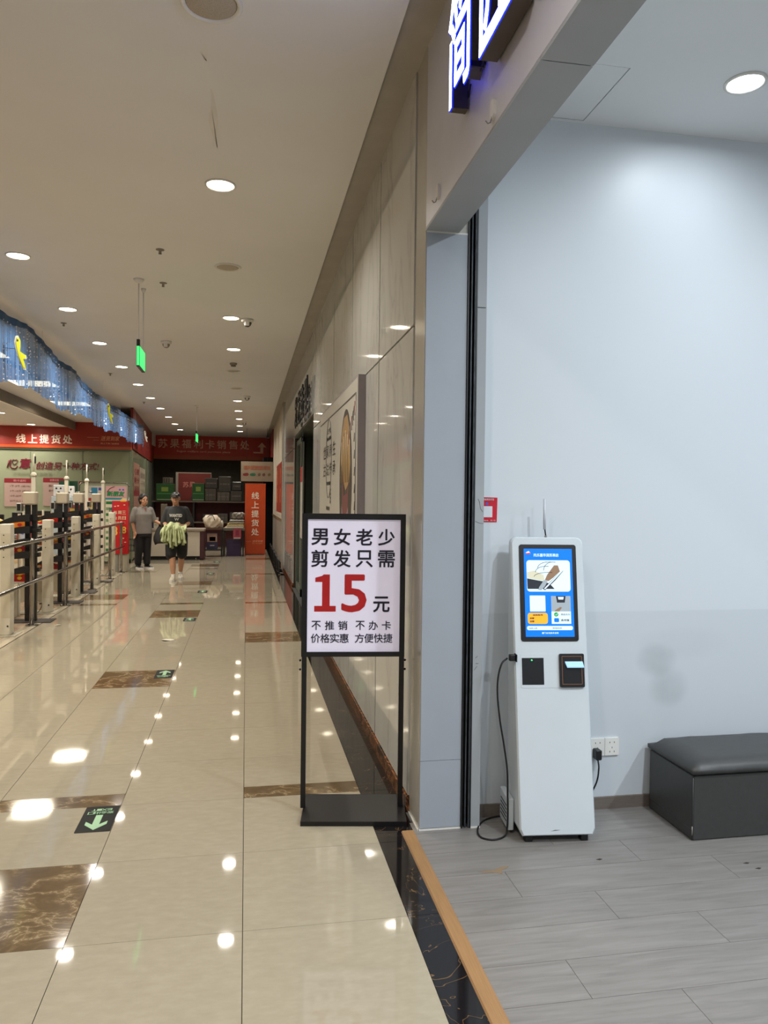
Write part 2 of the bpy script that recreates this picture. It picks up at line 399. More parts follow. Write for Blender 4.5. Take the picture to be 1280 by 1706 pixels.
def smoke(x, y, label):
    t = thing('smoke_detector', label, 'smoke detector', (x, y, CEIL))
    MB().lathe((x, y, CEIL), [(.055, 0), (.055, -.02), (.045, -.03)], 20, M_off).build('base', t)
    MB().lathe((x, y, CEIL), [(.035, -.03), (.04, -.05), (.02, -.055)], 16, mat('dim_plastic', (120, 112, 98), .5)).build('sensor', t)
smoke(-.21, 11.72, 'round smoke detector on the corridor ceiling')
def dome(x, y, label, bright):
    t = thing('dome_camera', label, 'camera', (x, y, CEIL), 'dome cameras on the corridor ceiling')
    MB().lathe((x, y, CEIL), [(.07, 0), (.07, -.025), (.058, -.035), (.05, -.036)], 20, M_trimw).build('housing', t)
    MB().ico((x, y, CEIL-.035), .05, mat('smoked_dome', (90, 86, 80), .1) if bright else M_off, 8, (1, 1, 1.1)).build('dome', t)
    MB().bbox(x-.028, x+.022, y-.052, y-.03, CEIL-.08, CEIL-.03, .008, M_trimw).build('lens_cover', t)
dome(-.005, 8.81, 'white dome camera beside the lit downlight, nearest of the dome cameras', True)
dome(-1.056, 10.3, 'pale dome camera in the middle of the corridor ceiling', False)
dome(-.0, 15.45, 'small dome camera right of the downlights, second on that side', True)
dome(-.065, 20.7, 'farthest dome camera near the end of the corridor ceiling', True)
for i, (x, y, lb) in enumerate([(-2.15, 9.5, 'small ceiling sprinkler near the blue curtain, nearest one'), (-.72, 6.5, 'small ceiling sprinkler beyond the first left downlight'), (-2.25, 13.2, 'small ceiling sprinkler halfway along the curtain'), (-2.2, 17, 'farthest small ceiling sprinkler by the curtain'), (-.8, 7.5, 'small ceiling sprinkler near the hanging green sign')]):
    t = thing('ceiling_sprinkler', lb, 'sprinkler', (x, y, CEIL), 'sprinklers in the corridor ceiling')
    MB().lathe((x, y, CEIL), [(.035, 0), (.035, -.004), (.012, -.008), (.012, -.03)], 14, M_off).build('rosette', t)
    MB().lathe((x, y, CEIL), [(.004, -.03), (.014, -.034), (.014, -.037)], 10, mat('dim_plastic', (120, 112, 98), .5)).build('deflector', t)
def exit_sign(x, y, label):
    t = thing('hanging_exit_sign', label, 'exit sign', (x, y, CEIL), 'green signs hung from the ceiling')
    for yy in (y, y+.33):
        MB().lathe((x, yy, CEIL), [(.05 if yy == y else .025, 0), (.04 if yy == y else .02, -.02), (.008, -.04)], 16, M_trimw).build('ceiling_cup', t)
        MB().tube([(x, yy, CEIL-.03), (x, yy, 2.985)], .006, 8, M_trimw).build('hanging_rod', t)
    MB().box(x-.014, x+.014, y-.02, y+.36, 2.765, 2.965, M_blackp).build('housing', t)
    MB().box(x+.0142, x+.0165, y-.01, y+.35, 2.775, 2.955, M_green).box(x-.012, x+.012, y-.0225, y-.0205, 2.775, 2.955, M_green).build('lit_face', t)
    MB().bbox(x-.015, x+.015, y-.02, y+.02, 2.965, 3.02, .005, M_blackp).build('clamp', t)
exit_sign(-1.015, 7.43, 'green lit exit sign hung on two rods, the nearer one')
exit_sign(-1.11, 17.3, 'green lit exit sign hung on two rods, the farther one near the red fascia')

# ------------------------------------------------------------------ right corridor wall
wr = struct('wall_right', MB().box(.81, 1.0, 3.40, 9.15, 0, CEIL+.04, M_grout).box(.81, 1.0, 12.95, 26.2, 0, CEIL+.04, M_grout).box(.81, 1.0, 9.15, 12.95, 2.57, CEIL+.04, M_grout))
ys = [3.585, 4.56, 5.78, 7.02, 8.22, 9.15]
g = .006; gy = .011
for a, b in zip(ys, ys[1:]):
    for z0, z1 in ((.075, 2.385), (2.385, CEIL+.034)):
        MB().box(.795, .815, a+gy, b-gy, z0+g, z1-g, M_panel).build('marble_panel', wr)
for a, b in ((9.15, 10.42), (10.42, 11.68), (11.68, 12.95)): MB().box(.795, .815, a+g, b-g, 2.575, CEIL+.034, M_panel).build('marble_panel', wr)
for a, b in ((12.95, 14.1), (14.1, 15.3), (15.3, 16.4)):
    for z0, z1 in ((.075, 2.385), (2.385, CEIL+.034)): MB().box(.795, .815, a+g, b-g, z0+g, z1-g, M_panel).build('marble_panel', wr)
MB().box(.765, .815, 16.4, 16.65, 0, CEIL+.034, M_pilaster).build('end_cover', wr)
Mcw = mat('cream_wall_paint', (196, 186, 166), .6)
MB().box(.785, .815, 16.65, 26.2, 1.07, CEIL+.034, Mcw).build('plaster_face', wr)
MB().box(.785, .815, 16.65, 26.2, .075, 1.02, mat('grey_dado_paint', (140, 132, 120), .5)).build('dado_panel', wr)
MB().box(.77, .815, 16.65, 26.2, 1.02, 1.07, mat('dado_rail_wood', (112, 92, 66), .5)).build('dado_rail', wr)
MB().box(.784, .815, 3.585, 9.15, .0, .075, M_skirt).build('skirting', wr)
MB().box(.784, .815, 12.95, 26.2, .0, .075, M_skirt).build('skirting', wr)
# shopfront pillar, lintel, jamb
st1 = struct('trim_2', MB().box(.8, 1.0, 3.3765, 3.581, .004, CEIL+.034, M_pilaster))       # end cover facing the corridor
MB().box(.803, .9985, 3.37, 3.3765, .012, .325, M_jamb).box(.803, .9985, 3.37, 3.3765, .327, 2.771, M_jamb).build('jamb_panel', st1)
MB().box(.796, .9995, 3.366, 3.3764, 0, .008, M_trimw).box(1.047, 1.092, 3.358, 3.366, .002, .008, M_trimw).box(.794, .7995, 3.366, 3.58, 0, .008, M_trimw).build('sealant_bead', st1)
lt = struct('trim_3', MB().box(.81, .94, -3, 3.372, 2.785, CEIL+.034, M_dark))
for a, b in ((-3, -.45), (-.445, 2.008), (2.012, 3.3755)):
    MB().box(.8, .957, a, b, 2.771, 2.784, M_inner).build('soffit_panel', lt)
MB().box(.8, .809, -3, 3.3755, 2.785, CEIL+.034, M_lintel).build('fascia_panel', lt)
MB().box(.941, .957, -3, 3.3755, 2.785, 3.40, M_shopceil).build('back_panel', lt)
MB().box(.803, .998, 3.3690, 3.3700, 2.7625, 2.7705, M_trimw).build('sealant_bead', lt)
tr = struct('trim_4', MB().box(1.0, 1.047, 3.43, 3.5, .004, 3.39, M_blackp))   # shutter track
MB().box(1.0, 1.006, 3.362, 3.43, .004, 3.39, M_blackp).box(1.018, 1.024, 3.368, 3.43, .004, 3.39, M_rail_in).box(1.041, 1.047, 3.362, 3.43, .004, 3.39, M_blackp).box(1.034, 1.041, 3.364, 3.375, .004, 3.39, M_rail_in).build('track_lip', tr)
si = struct('trim_5', MB().box(1.0475, 1.091, 3.364, 3.5, .008, 2.43, M_inner).box(1.0475, 1.091, 3.364, 3.5, 2.434, 3.39, M_inner))
sc_ = MB(); Msc = mat('scuff_mark', (60, 64, 68), .8)
for pts in ([(1.062, 1.545), (1.07, 1.53), (1.074, 1.50), (1.086, 1.485)], [(1.05, 1.44), (1.07, 1.432), (1.088, 1.43)], [(1.06, .80), (1.07, .81)], [(1.055, .745), (1.068, .762)], [(1.062, .775), (1.075, .776)]):
    sc_.tube([(x, 3.3635, z) for x, z in pts], .0008, 4, Msc)
sc_.build('scuff_mark', si)
# stick-on hooks on the lintel
def hook(y, z, label):
    fr = WALL(.8); a = -y
    t = thing('cable_hook', label, 'hook', (.8, y, z), 'white stick-on hooks on the lintel')
    MB().poly(rrect(a-.018, a+.018, z-.030, z+.036, .017, 6), 0, .011, M_trimw, fr).build('backplate', t)
    MB().tube([fr(a, z-.008, .006), fr(a, z-.03, .012), fr(a+.004, z-.042, .016), fr(a+.003, z-.046, .024), fr(a-.002, z-.035, .03)], .0022, 6, M_steel).build('wire_hook', t)
hook(2.41, 2.83, 'white stick-on wire hook under the sign letters, nearer one')
hook(3.14, 2.85, 'white stick-on wire hook near the end of the lintel, farther one')

# ------------------------------------------------------------------ lit letters of the shop sign
M_face = mat('white_letter_glow', (235, 240, 255), .4, emit=6, ecol=(206, 218, 255), var=0)
M_edge = mat('blue_letter_glow', (20, 40, 255), .4, emit=.9, ecol=(18, 44, 255), var=0)
M_side = mat('bronze_letter_return', (92, 84, 76), .35, metal=.6)
def sign_letter(ch, y_left, wd, z0, z1, label):
    fr = WALL(.73); a0 = -y_left
    t = thing('sign_letter', label, 'sign letter', (.73, y_left-wd/2, z0), 'lit letters of the shopfront sign')
    put_text(MB(), ch, fr, a0, a0+wd, z0, z1, .0, M_face, .008, depth=.0008).build('lit_face', t)
    put_text(MB(), ch, fr, a0-.004, a0+wd+.004, z0-.004, z1+.004, -.0015, M_edge, .020, depth=.004).build('blue_edge', t)
    put_text(MB(), ch, fr, a0-.004, a0+wd+.004, z0-.004, z1+.004, -.006, M_side, .022, depth=.058).build('letter_body', t)
    q = MB()
    for k in (.15, .85):
        for zz in (z0+.06, z1-.06): q.tube([fr(a0+wd*k, zz, -.06), fr(a0+wd*k, zz, -.07)], .004, 6, M_dark)
    q.build('mounting_pin', t)
sign_letter('简', 2.755, .285, 2.985, 3.40, 'glowing white box letter at the far end of the sign')
sign_letter('匠', 2.369, .30, 2.972, 3.39, 'glowing white box letter nearest the camera, cut by the frame')
sign_letter('造', 1.99, .30, 2.985, 3.39, 'added glowing box letter outside the top of the frame, lighting the ceiling')  # this letter and the next are added unseen to throw glow on the ceiling
sign_letter('型', 1.60, .30, 2.985, 3.39, 'added unseen glowing box letter above the camera, lighting the ceiling')
q = MB(); q.tube([(.79, 2.66, 3.05), (.795, 2.7, 3.03), (.792, 2.76, 3.0), (.79, 2.74, 2.985)], .0035, 6, M_rubber); q.tube([(.79, 2.45, 3.06), (.785, 2.52, 3.03), (.79, 2.56, 3.02)], .0035, 6, M_rubber)
q.build('sign_cable', None, 'thin black cable hanging behind the lit sign letters', 'cable')

# ------------------------------------------------------------------ shop room
def shopwall():
    m = bpy.data.materials.new('shop_wall_paint'); m.use_nodes = True; nt = m.node_tree; L = nt.links; N = nt.nodes.new
    b = nt.nodes['Principled BSDF']; b.inputs['Roughness'].default_value = .42
    geo = N('ShaderNodeNewGeometry'); sx = N('ShaderNodeSeparateXYZ'); L.new(geo.outputs['Position'], sx.inputs[0])
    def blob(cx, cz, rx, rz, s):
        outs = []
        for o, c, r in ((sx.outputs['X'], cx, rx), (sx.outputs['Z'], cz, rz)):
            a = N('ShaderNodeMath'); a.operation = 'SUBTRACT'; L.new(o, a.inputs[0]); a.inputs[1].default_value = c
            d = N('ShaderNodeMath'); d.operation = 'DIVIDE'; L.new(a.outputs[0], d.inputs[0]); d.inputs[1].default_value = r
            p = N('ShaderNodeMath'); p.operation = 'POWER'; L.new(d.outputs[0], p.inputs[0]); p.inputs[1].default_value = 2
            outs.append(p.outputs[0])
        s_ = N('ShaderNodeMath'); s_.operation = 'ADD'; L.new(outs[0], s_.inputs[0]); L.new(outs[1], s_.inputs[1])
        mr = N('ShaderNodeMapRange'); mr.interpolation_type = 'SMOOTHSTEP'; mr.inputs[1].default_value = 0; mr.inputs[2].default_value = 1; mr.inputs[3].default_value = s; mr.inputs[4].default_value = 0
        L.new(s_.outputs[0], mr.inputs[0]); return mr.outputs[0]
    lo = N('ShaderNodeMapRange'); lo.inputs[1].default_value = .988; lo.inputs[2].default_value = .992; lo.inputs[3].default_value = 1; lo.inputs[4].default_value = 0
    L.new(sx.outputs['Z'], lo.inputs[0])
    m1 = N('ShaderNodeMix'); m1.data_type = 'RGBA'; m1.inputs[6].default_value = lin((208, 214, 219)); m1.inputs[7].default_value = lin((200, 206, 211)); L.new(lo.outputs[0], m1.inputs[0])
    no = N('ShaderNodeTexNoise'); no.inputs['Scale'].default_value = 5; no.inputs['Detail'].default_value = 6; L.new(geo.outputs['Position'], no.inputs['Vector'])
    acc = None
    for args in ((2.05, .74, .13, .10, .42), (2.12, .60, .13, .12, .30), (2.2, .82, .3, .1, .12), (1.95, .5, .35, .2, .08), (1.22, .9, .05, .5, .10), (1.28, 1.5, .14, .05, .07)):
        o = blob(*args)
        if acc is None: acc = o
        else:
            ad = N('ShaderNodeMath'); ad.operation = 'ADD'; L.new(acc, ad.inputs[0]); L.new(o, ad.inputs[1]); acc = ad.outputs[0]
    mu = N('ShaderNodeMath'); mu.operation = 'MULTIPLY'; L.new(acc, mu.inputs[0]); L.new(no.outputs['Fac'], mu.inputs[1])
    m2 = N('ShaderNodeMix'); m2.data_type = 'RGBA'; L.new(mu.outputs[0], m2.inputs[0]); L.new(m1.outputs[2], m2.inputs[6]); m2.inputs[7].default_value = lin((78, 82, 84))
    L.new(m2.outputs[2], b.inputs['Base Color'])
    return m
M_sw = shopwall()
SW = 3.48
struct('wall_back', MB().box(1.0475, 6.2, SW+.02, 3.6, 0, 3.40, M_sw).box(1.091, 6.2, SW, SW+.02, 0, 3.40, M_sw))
struct('wall_side', MB().box(6.2, 6.3, -3, 3.6, 0, 3.4, M_sw))
struct('wall_rear', MB().box(.81, 6.3, -3.1, -3, 0, 3.4, M_sw))
sc2 = struct('shop_ceiling', MB().box(.957, 1.60, -3, 3.0, 3.39, 3.45, M_shopceil).box(1.60, 6.3, -3, 3.6, 3.39, 3.45, M_shopceil).box(.957, 1.60, 3.46, 3.6, 3.39, 3.45, M_shopceil))
MB().box(.96, 1.596, 3.005, 3.455, 3.392, 3.44, M_shopceil).build('access_hatch', sc2)
struct('baseboard_back', MB().box(1.091, 6.2, SW-.012, SW, .002, .062, M_base))
for i, (x, y) in enumerate([(2.145, 3.0), (2.15, 1.3), (3.9, 3.0), (3.9, 1.3), (2.15, -.6), (3.9, -.6)]):
    downlight(x, y, True, 'cool white downlight in the shop ceiling at the frame edge' if i == 0 else 'cool white downlight in the shop ceiling, %s outside the frame' % ORD[i-1], 3.39, .075, M_glowc, COOL, P_SHOP*(.11 if i in (0, 2) else 1), 'downlights in the shop ceiling', spread=3.0)
# ------------------------------------------------------------------ price sign on its stand
A = Vector((.2765, 3.669, 0)); ex = Vector((.9939, -.1096, 0)).normalized()
fs_ = Fr(A, ex, (0, 0, 1))
t = thing('poster_stand', 'black metal poster stand with the haircut price sheet, in front of the marble wall', 'sign stand', (.53, 3.64, 0))
b = MB()
bx = lambda q, a0, a1, c0, c1, z0, z1, m: q.box(a0, a1, z0, z1, c0, c1, m, lambda a, bb, c: fs_(a, bb, c))
bL = Fr(Vector((.262, 3.506, 0)), ex*1+Vector((0, 0, 0)), (0, 1, 0))
# base plate
exb = Vector((.988, -.153, 0)).normalized(); fb = lambda a, d, z: Vector((.262, 3.508, 0))+exb*a+Vector((.153, .988, 0))*d+Vector((0, 0, z))
MB().add([fb(0, 0, .0), fb(.5, 0, 0), fb(.5, .33, 0), fb(0, .33, 0), fb(0, 0, .022), fb(.5, 0, .022), fb(.5, .33, .022), fb(0, .33, .022)], [(0, 3, 2, 1), (4, 5, 6, 7), (0, 1, 5, 4), (1, 2, 6, 5), (2, 3, 7, 6), (3, 0, 4, 7)], M_blackm).build('base_plate', t)
for a in (-.003, .475):
    bx(MB(), a, a+.024, -.018, .006, .022, 1.465, M_blackm).build('post', t)
for z0, z1 in ((1.437, 1.465), (.765, .788)):
    bx(MB(), -.003, .499, -.0175, .0095, z0, z1, M_blackm).build('frame_rail', t)
for a0, a1 in ((-.0055, .014), (.4645, .497)):
    pass
bx(MB(), -.006, .0145, -.0185, .009, .765, 1.465, M_blackm).build('frame_rail', t)
bx(MB(), .474, .4995, -.0185, .009, .765, 1.465, M_blackm).build('frame_rail', t)
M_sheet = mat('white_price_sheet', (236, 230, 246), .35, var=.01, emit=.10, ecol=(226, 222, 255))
sh = bx(MB(), .012, .476, -.010, 0.0, .786, 1.439, M_sheet).build('sheet', t)
M_ink = mat('black_ink', (26, 22, 38), .4); M_red = mat('red_ink', (186, 26, 28), .4)
q = MB(); c = .0008
row_text(q, '男女老少', fs_, .038, .446, 1.31, 1.392, c, M_ink, .022)
row_text(q, '剪发只需', fs_, .038, .448, 1.203, 1.287, c, M_ink, .018)
q.poly([(.055, .985), (.160, .985), (.160, 1.013), (.130, 1.013), (.130, 1.167), (.100, 1.167), (.092, 1.160), (.059, 1.151), (.059, 1.130), (.093, 1.130), (.093, 1.013), (.055, 1.013)], .0005, c, M_red, fs_)
put_text(q, '5', fs_, .187, .311, .982, 1.168, c, M_red, .022)
put_text(q, '元', fs_, .343, .425, .982, 1.06, c, M_ink, .025)
row_text(q, '不推销', fs_, .043, .218, .895, .94, c, M_ink, .012); row_text(q, '不办卡', fs_, .258, .432, .895, .94, c, M_ink, .012)
row_text(q, '价格实惠', fs_, .040, .225, .832, .877, c, M_ink, .010); row_text(q, '方便快捷', fs_, .255, .440, .832, .877, c, M_ink, .010)
q.build('lettering', sh)
q = MB()
for a in (-.011, .504):
    for z in (.70, .745): q.ico(fs_(a, z, -.008), .006, M_blackm, 6)
q.build('clamp_screw', t)

# ------------------------------------------------------------------ queue kiosk
KA = Vector((1.2165, 3.168, 0)); kx = Vector((.9947, -.103, 0)).normalized(); ky = Vector((.103, .9947, 0)).normalized()
lean = .155; kup = (Vector((0, 0, 1))+ky*lean).normalized()
kn = kx.cross(kup)
kf = Fr(KA+Vector((0, 0, .03)), kx, kup)
t = thing('queue_kiosk', 'tall white ticket kiosk with blue touch screen leaning to the white wall', 'kiosk', (1.39, 3.28, 0))
K = lambda a, d, z: KA+kx*a+ky*d+Vector((0, 0, z))
# body: rounded outline on the leaning front, thickness tapering towards the top
out = []
W = .347; H = 1.352
for cx, cy, s, r in ((W-.042, H-.03, 0, .03), (.018, H-.03, 90, .03)):
    for k in range(6):
        a = math.radians(s+90*k/5); out.append((cx+r*math.cos(a), cy+r*math.sin(a)))
out = [(p[0]-(.0), p[1]) for p in out]
out += [(.0, .035), (.012, .008), (W-.012, .008), (W, .035)]
vs = []; N = len(out)
def back(a, bq): # depth of the back at that height, along ky
    z = .03+bq*kup.z; return .232 if z < .1 else .232
fp = [kf(a, bb, 0) for a, bb in out]
inset = [kf(.5*W+(a-.5*W)*.965, H*.5+(bb-.5*H)*.992, .008) for a, bb in out]
bp = []
for p in fp:
    z = p.z; d = (p-KA).dot(ky); tz = max(.035, .235+.0-d)
    bp.append(p+ky*tz*(1 if z < 1.3 else .8))
q = MB()
q.add(inset+fp+bp, [tuple(range(N))]+[(i, N+i, N+(i+1) % N, (i+1) % N) for i in range(N)]+[(N+i, 2*N+i, 2*N+(i+1) % N, N+(i+1) % N) for i in range(N)]+[tuple(reversed(range(2*N, 3*N)))], M_white)
body = q.build('body', t)
MB().bbox(-.030, -.002, .10, .262, .02, .165, .006, M_white, K).build('base_wing', t); MB().bbox(W+.002, W+.012, .12, .262, .02, .12, .004, M_white, K).build('base_wing', t); q = MB()
for k in range(5): q.box(-.0315, -.0295, .13, .24, .05+.018*k, .055+.018*k, M_dark, K)
q.build('vent_louvre', t, kind='stuff')
q = MB()
for a in (.03, W-.06):
    for d in (.02, .19): q.bbox(a, a+.035, d, d+.04, 0, .037, .006, M_blackp, K)
q.build('foot', t)
q = MB(); q.poly([(.14, .028), (.16, .034), (.185, .033), (.165, .030)], .0082, .0086, mat('chip_mark', (110, 116, 120), .6), kf); q.build('chip_mark', body)
q = MB(); q.poly(rrect(.026, .299, .867, 1.317, .012, 5), .0075, .0105, M_blackp, kf); bez = q.build('bezel', t)
def scr(name, col, e=.8): return mat('screen_'+name, col, .25, emit=e*.55, ecol=col, var=0)
sb = scr('blue', (0, 112, 232), .75)
x0, x1, z0, z1 = .048, .279, .888, 1.297
q = MB(); q.poly([(x0, z0), (x1, z0), (x1, z1), (x0, z1)], .0105, .0115, sb, kf); scn = q.build('screen', t)
q = MB(); sw = scr('white', (205, 226, 236), .75); sk = scr('dark', (50, 52, 60), .15); sbr = scr('brown', (140, 112, 88), .5); sg = scr('grey', (150, 160, 168), .6); sor = scr('orange', (240, 165, 40), .8); sgr = scr('green', (20, 150, 70), .7); sred = scr('red', (200, 40, 50), .7); ssand = scr('sand', (196, 194, 170), .7)
w_, h_ = x1-x0, z1-z0
def S_(pts, m, c, r=None): q.poly([(x0+w_*a, z1-h_*bb) for a, bb in pts], c-.0003, c, m, kf)
def RR(a0, a1, b0, b1, r, m, c): q.poly(rrect(x0+w_*a0, x0+w_*a1, z1-h_*b1, z1-h_*b0, r, 4), c-.0003, c, m, kf)
c = .0119
RR(.05, .95, .132, .49, .014, sw, c)
S_([(.055, .34), (.2, .355), (.4, .375), (.52, .40), (.62, .46), (.06, .46)], sk, c+.0003)
S_([(.055, .27), (.2, .25), (.4, .30), (.42, .37), (.2, .35), (.055, .335)], ssand, c+.0004)
S_([(.47, .30), (.62, .19), (.70, .19), (.74, .26), (.6, .33), (.5, .37), (.42, .36)], sbr, c+.0005)
S_([(.30, .44), (.40, .36), (.48, .37), (.42, .43), (.34, .475), (.28, .47)], sg, c+.0006)
S_([(.38, .46), (.62, .33), (.82, .235), (.80, .26), (.64, .36), (.42, .475)], sk, c+.0007)
S_([(.40, .455), (.62, .335), (.84, .22), (.83, .235), (.64, .345), (.42, .465)], sw, c+.0008)
for cx, cy, rx, ry in ((.5, .32, .30, .05), (.45, .27, .22, .07), (.52, .22, .24, .07), (.6, .25, .2, .1)):
    pts = [(cx-rx*math.cos(math.radians(a)), cy-ry*math.sin(math.radians(a))) for a in range(0, 120, 15)]
    q.tube([kf(x0+w_*a, z1-h_*bb, c+.0006) for a, bb in pts], .0012, 4, sk)
RR(.10, .42, .535, .715, .002, sw, c)
RR(.05, .46, .73, .855, .012, sor, c)
S_([(.54, .54), (.94, .54), (.94, .715), (.54, .715)], sg, c)
S_([(.64, .54), (.84, .54), (.82, .615), (.66, .615)], sk, c+.0003); S_([(.68, .55), (.80, .55), (.79, .58), (.69, .58)], sw, c+.0005)
S_([(.62, .70), (.72, .665), (.76, .67), (.70, .715), (.60, .715)], sbr, c+.0004)
S_([(.54, .715), (.94, .715), (.94, .855), (.54, .855)], sw, c)
RR(.59, .68, .725, .772, .0095, sgr, c+.0004); RR(.59, .69, .79, .835, .004, sb, c+.0004)
q.tube([kf(x0+w_*a, z1-h_*bb, c+.001) for a, bb in ((.61, .75), (.63, .76), (.665, .737))], .0012, 4, sw)
RR(.03, .97, .878, .925, .008, sw, c)
S_([(.04, .045), (.10, .025), (.14, .05), (.09, .062)], sw, c+.0002); S_([(.03, .055), (.13, .045), (.14, .06), (.05, .065)], sred, c+.0004)
def T(s, a0, a1, b0, b1, m, bo=.02): put_text(q, s, kf, x0+w_*a0, x0+w_*a1, z1-h_*b1, z1-h_*b0, c+.0008, m, bo)
T('托乐嘉华润苏果店', .20, .72, .055, .092, sw); T('自助取号', .16, .36, .745, .763, sk); T('余额', .09, .18, .78, .80, sk); T('总额', .09, .18, .815, .835, sk)
T('微信支付', .73, .92, .737, .758, sg); T('支付宝', .73, .9, .80, .825, sk); T('当前人数', .07, .24, .893, .911, sg); T('等待时间', .55, .74, .893, .911, sg)
T('厦门云为技术支持', .33, .67, .947, .967, sw)
q.build('display_image', scn)
q = MB(); q.poly(rrect(.021, .318, .657, .811, .008, 3), .0078, .0092, M_white, kf); fp_ = q.build('module_plate', t)
q = MB(); q.poly([(.027, .671), (.129, .671), (.129, .792), (.027, .792)], .0092, .0100, M_blackp, kf); q.poly([(.045, .7665), (.11, .7665), (.11, .7675), (.045, .7675)], .0100, .0104, M_dark, kf)
rd = q.build('scanner_window', fp_)
q = MB(); q.ico(kf(.073, .782, .0105), .0035, scr('led', (60, 230, 120), 3), 6); q.build('status_light', rd)
q = MB(); q.poly(rrect(.202, .317, .659, .811, .006, 3), .0092, .020, M_blackp, kf)
q.poly([(.212, .672), (.306, .672), (.306, .674), (.212, .674)], .020, .0204, mat('copper_line', (150, 96, 60), .4), kf)
q.poly([(.212, .672), (.214, .672), (.214, .800), (.212, .800)], .020, .0204, MT['copper_line'], kf); q.poly([(.304, .672), (.306, .672), (.306, .800), (.304, .800)], .020, .0204, MT['copper_line'], kf); q.poly([(.212, .798), (.306, .798), (.306, .800), (.212, .800)], .020, .0204, MT['copper_line'], kf)
pr = q.build('printer', fp_)
q = MB(); q.add([kf(.226, .776, .021), kf(.309, .776, .021), kf(.311, .752, .036), kf(.232, .752, .036), kf(.226, .772, .018), kf(.309, .772, .018), kf(.311, .748, .034), kf(.232, .748, .034)], [(0, 1, 2, 3)[::-1], (4, 5, 6, 7), (3, 2, 6, 7)[::-1], (0, 3, 7, 4), (1, 2, 6, 5)], scr('slot', (150, 190, 225), .7))
q.build('paper_slot', pr)
q = MB(); q.bbox(-.006, .0, .085, .125, .80, .835, .004, M_blackp, K); q.build('power_inlet', t)
# antenna
q = MB(); p = kf(.165, 1.352, -.02); q.lathe(p, [(.006, -.004), (.006, .01), (.004, .012)], 10, M_steel); q.tube([p+Vector((0, 0, .01)), p+Vector((-.004, .0, .035)), p+Vector((-.006, 0, .045))], .0035, 8, M_dark)
q.tube([p+Vector((-.006, 0, .04)), p+Vector((-.009, 0, .185))], [.0075, .006], 8, mat('pale_plastic', (196, 200, 210), .4)); q.build('antenna', t)
# kiosk power cord
q = MB(); P0 = K(-.004, .105, .818)
q.bbox(-.035, -.006, .092, .118, .803, .832, .006, M_blackp, K)
pts = [(1.190, 3.29, .812), (1.160, 3.28, .79), (1.142, 3.275, .73), (1.138, 3.27, .65), (1.152, 3.27, .53), (1.172, 3.27, .42), (1.19, 3.27, .30), (1.194, 3.27, .18), (1.196, 3.27, .09), (1.19, 3.262, .03), (1.178, 3.25, .008), (1.14, 3.225, .0065), (1.10, 3.222, .0065), (1.065, 3.25, .0065), (1.063, 3.30, .0065), (1.085, 3.36, .0065), (1.13, 3.42, .0065), (1.19, 3.452, .0065), (1.26, 3.46, .0065)]
def smooth(pts, n=5):
    P = [Vector(p) for p in pts]; P = [P[0]*2-P[1]]+P+[P[-1]*2-P[-2]]; o = []
    for i in range(1, len(P)-2):
        for k in range(n):
            s = k/n; o.append(.5*((2*P[i])+(-P[i-1]+P[i+1])*s+(2*P[i-1]-5*P[i]+4*P[i+1]-P[i+2])*s*s+(-P[i-1]+3*P[i]-3*P[i+1]+P[i+2])*s**3))
    return o+[P[-2]]
q.tube(smooth(pts), .0042, 8, M_rubber)
q.build('power_cord', None, 'black power cord looping from the kiosk side down to the floor', 'cable')
# socket and plug
fo = FRONT(SW)
t = thing('wall_socket', 'white double wall socket low on the wall right of the kiosk', 'socket', (1.78, SW, .31))
q = MB(); q.poly(rrect(1.698, 1.772, .270, .357, .004, 3), 0, .009, M_trimw, fo); q.build('faceplate', t)
q = MB(); q.poly(rrect(1.774, 1.850, .270, .357, .004, 3), 0, .009, M_trimw, fo); q.build('faceplate', t)
q = MB()
for cx in (1.735, 1.812):
    for dx, dz, s in ((-.012, .022, 0), (.012, .022, 0), (0, -.004, 0), (-.012, -.024, .5), (.012, -.024, -.5)): q.box(cx+dx-.0015, cx+dx+.0015, .313+dz-.004, .313+dz+.004, .009, .0094, M_dark, lambda a, bb, c: fo(a, bb, c))
q.build('pin_hole', t)
t2 = MB(); t2.bbox(1.708, 1.738, .262, .312, .0095, .052, .006, M_blackp, lambda a, bb, c: fo(a, bb, c))
t2.tube(smooth([(1.722, SW-.04, .262), (1.722, SW-.05, .22), (1.716, SW-.04, .15), (1.68, SW-.03, .08), (1.60, SW-.03, .02), (1.5, SW-.025, .0062)]), .004, 8, M_rubber)
t2.build('charger_plug', None, 'black plug with cord in the wall socket beside the kiosk', 'plug')
# red card on the wall
t = thing('payment_card', 'small red payment card stuck on the white wall beside the door jamb', 'sign', (1.145, SW, 1.5))
c1 = MB().poly([(1.1, 1.433), (1.194, 1.433), (1.196, 1.552), (1.1, 1.554)], .0005, .002, mat('red_card', (196, 20, 44), .35), fo).build('card', t)
q = MB(); q.poly(rrect(1.117, 1.171, 1.457, 1.510, .002), .002, .0024, flat((216, 218, 222)), fo); q.poly(rrect(1.137, 1.150, 1.515, 1.529, .006), .002, .0024, flat((60, 90, 190)), fo)
put_text(q, '支付就用支付宝', fo, 1.111, 1.178, 1.538, 1.548, .0024, flat((236, 220, 220)), .012); put_text(q, '推荐使用', fo, 1.107, 1.15, 1.438, 1.444, .0024, flat((236, 220, 220)), .012); put_text(q, '扫一扫', fo, 1.162, 1.186, 1.438, 1.445, .0024, flat((236, 220, 220)), .012)
q.build('card_print', c1)
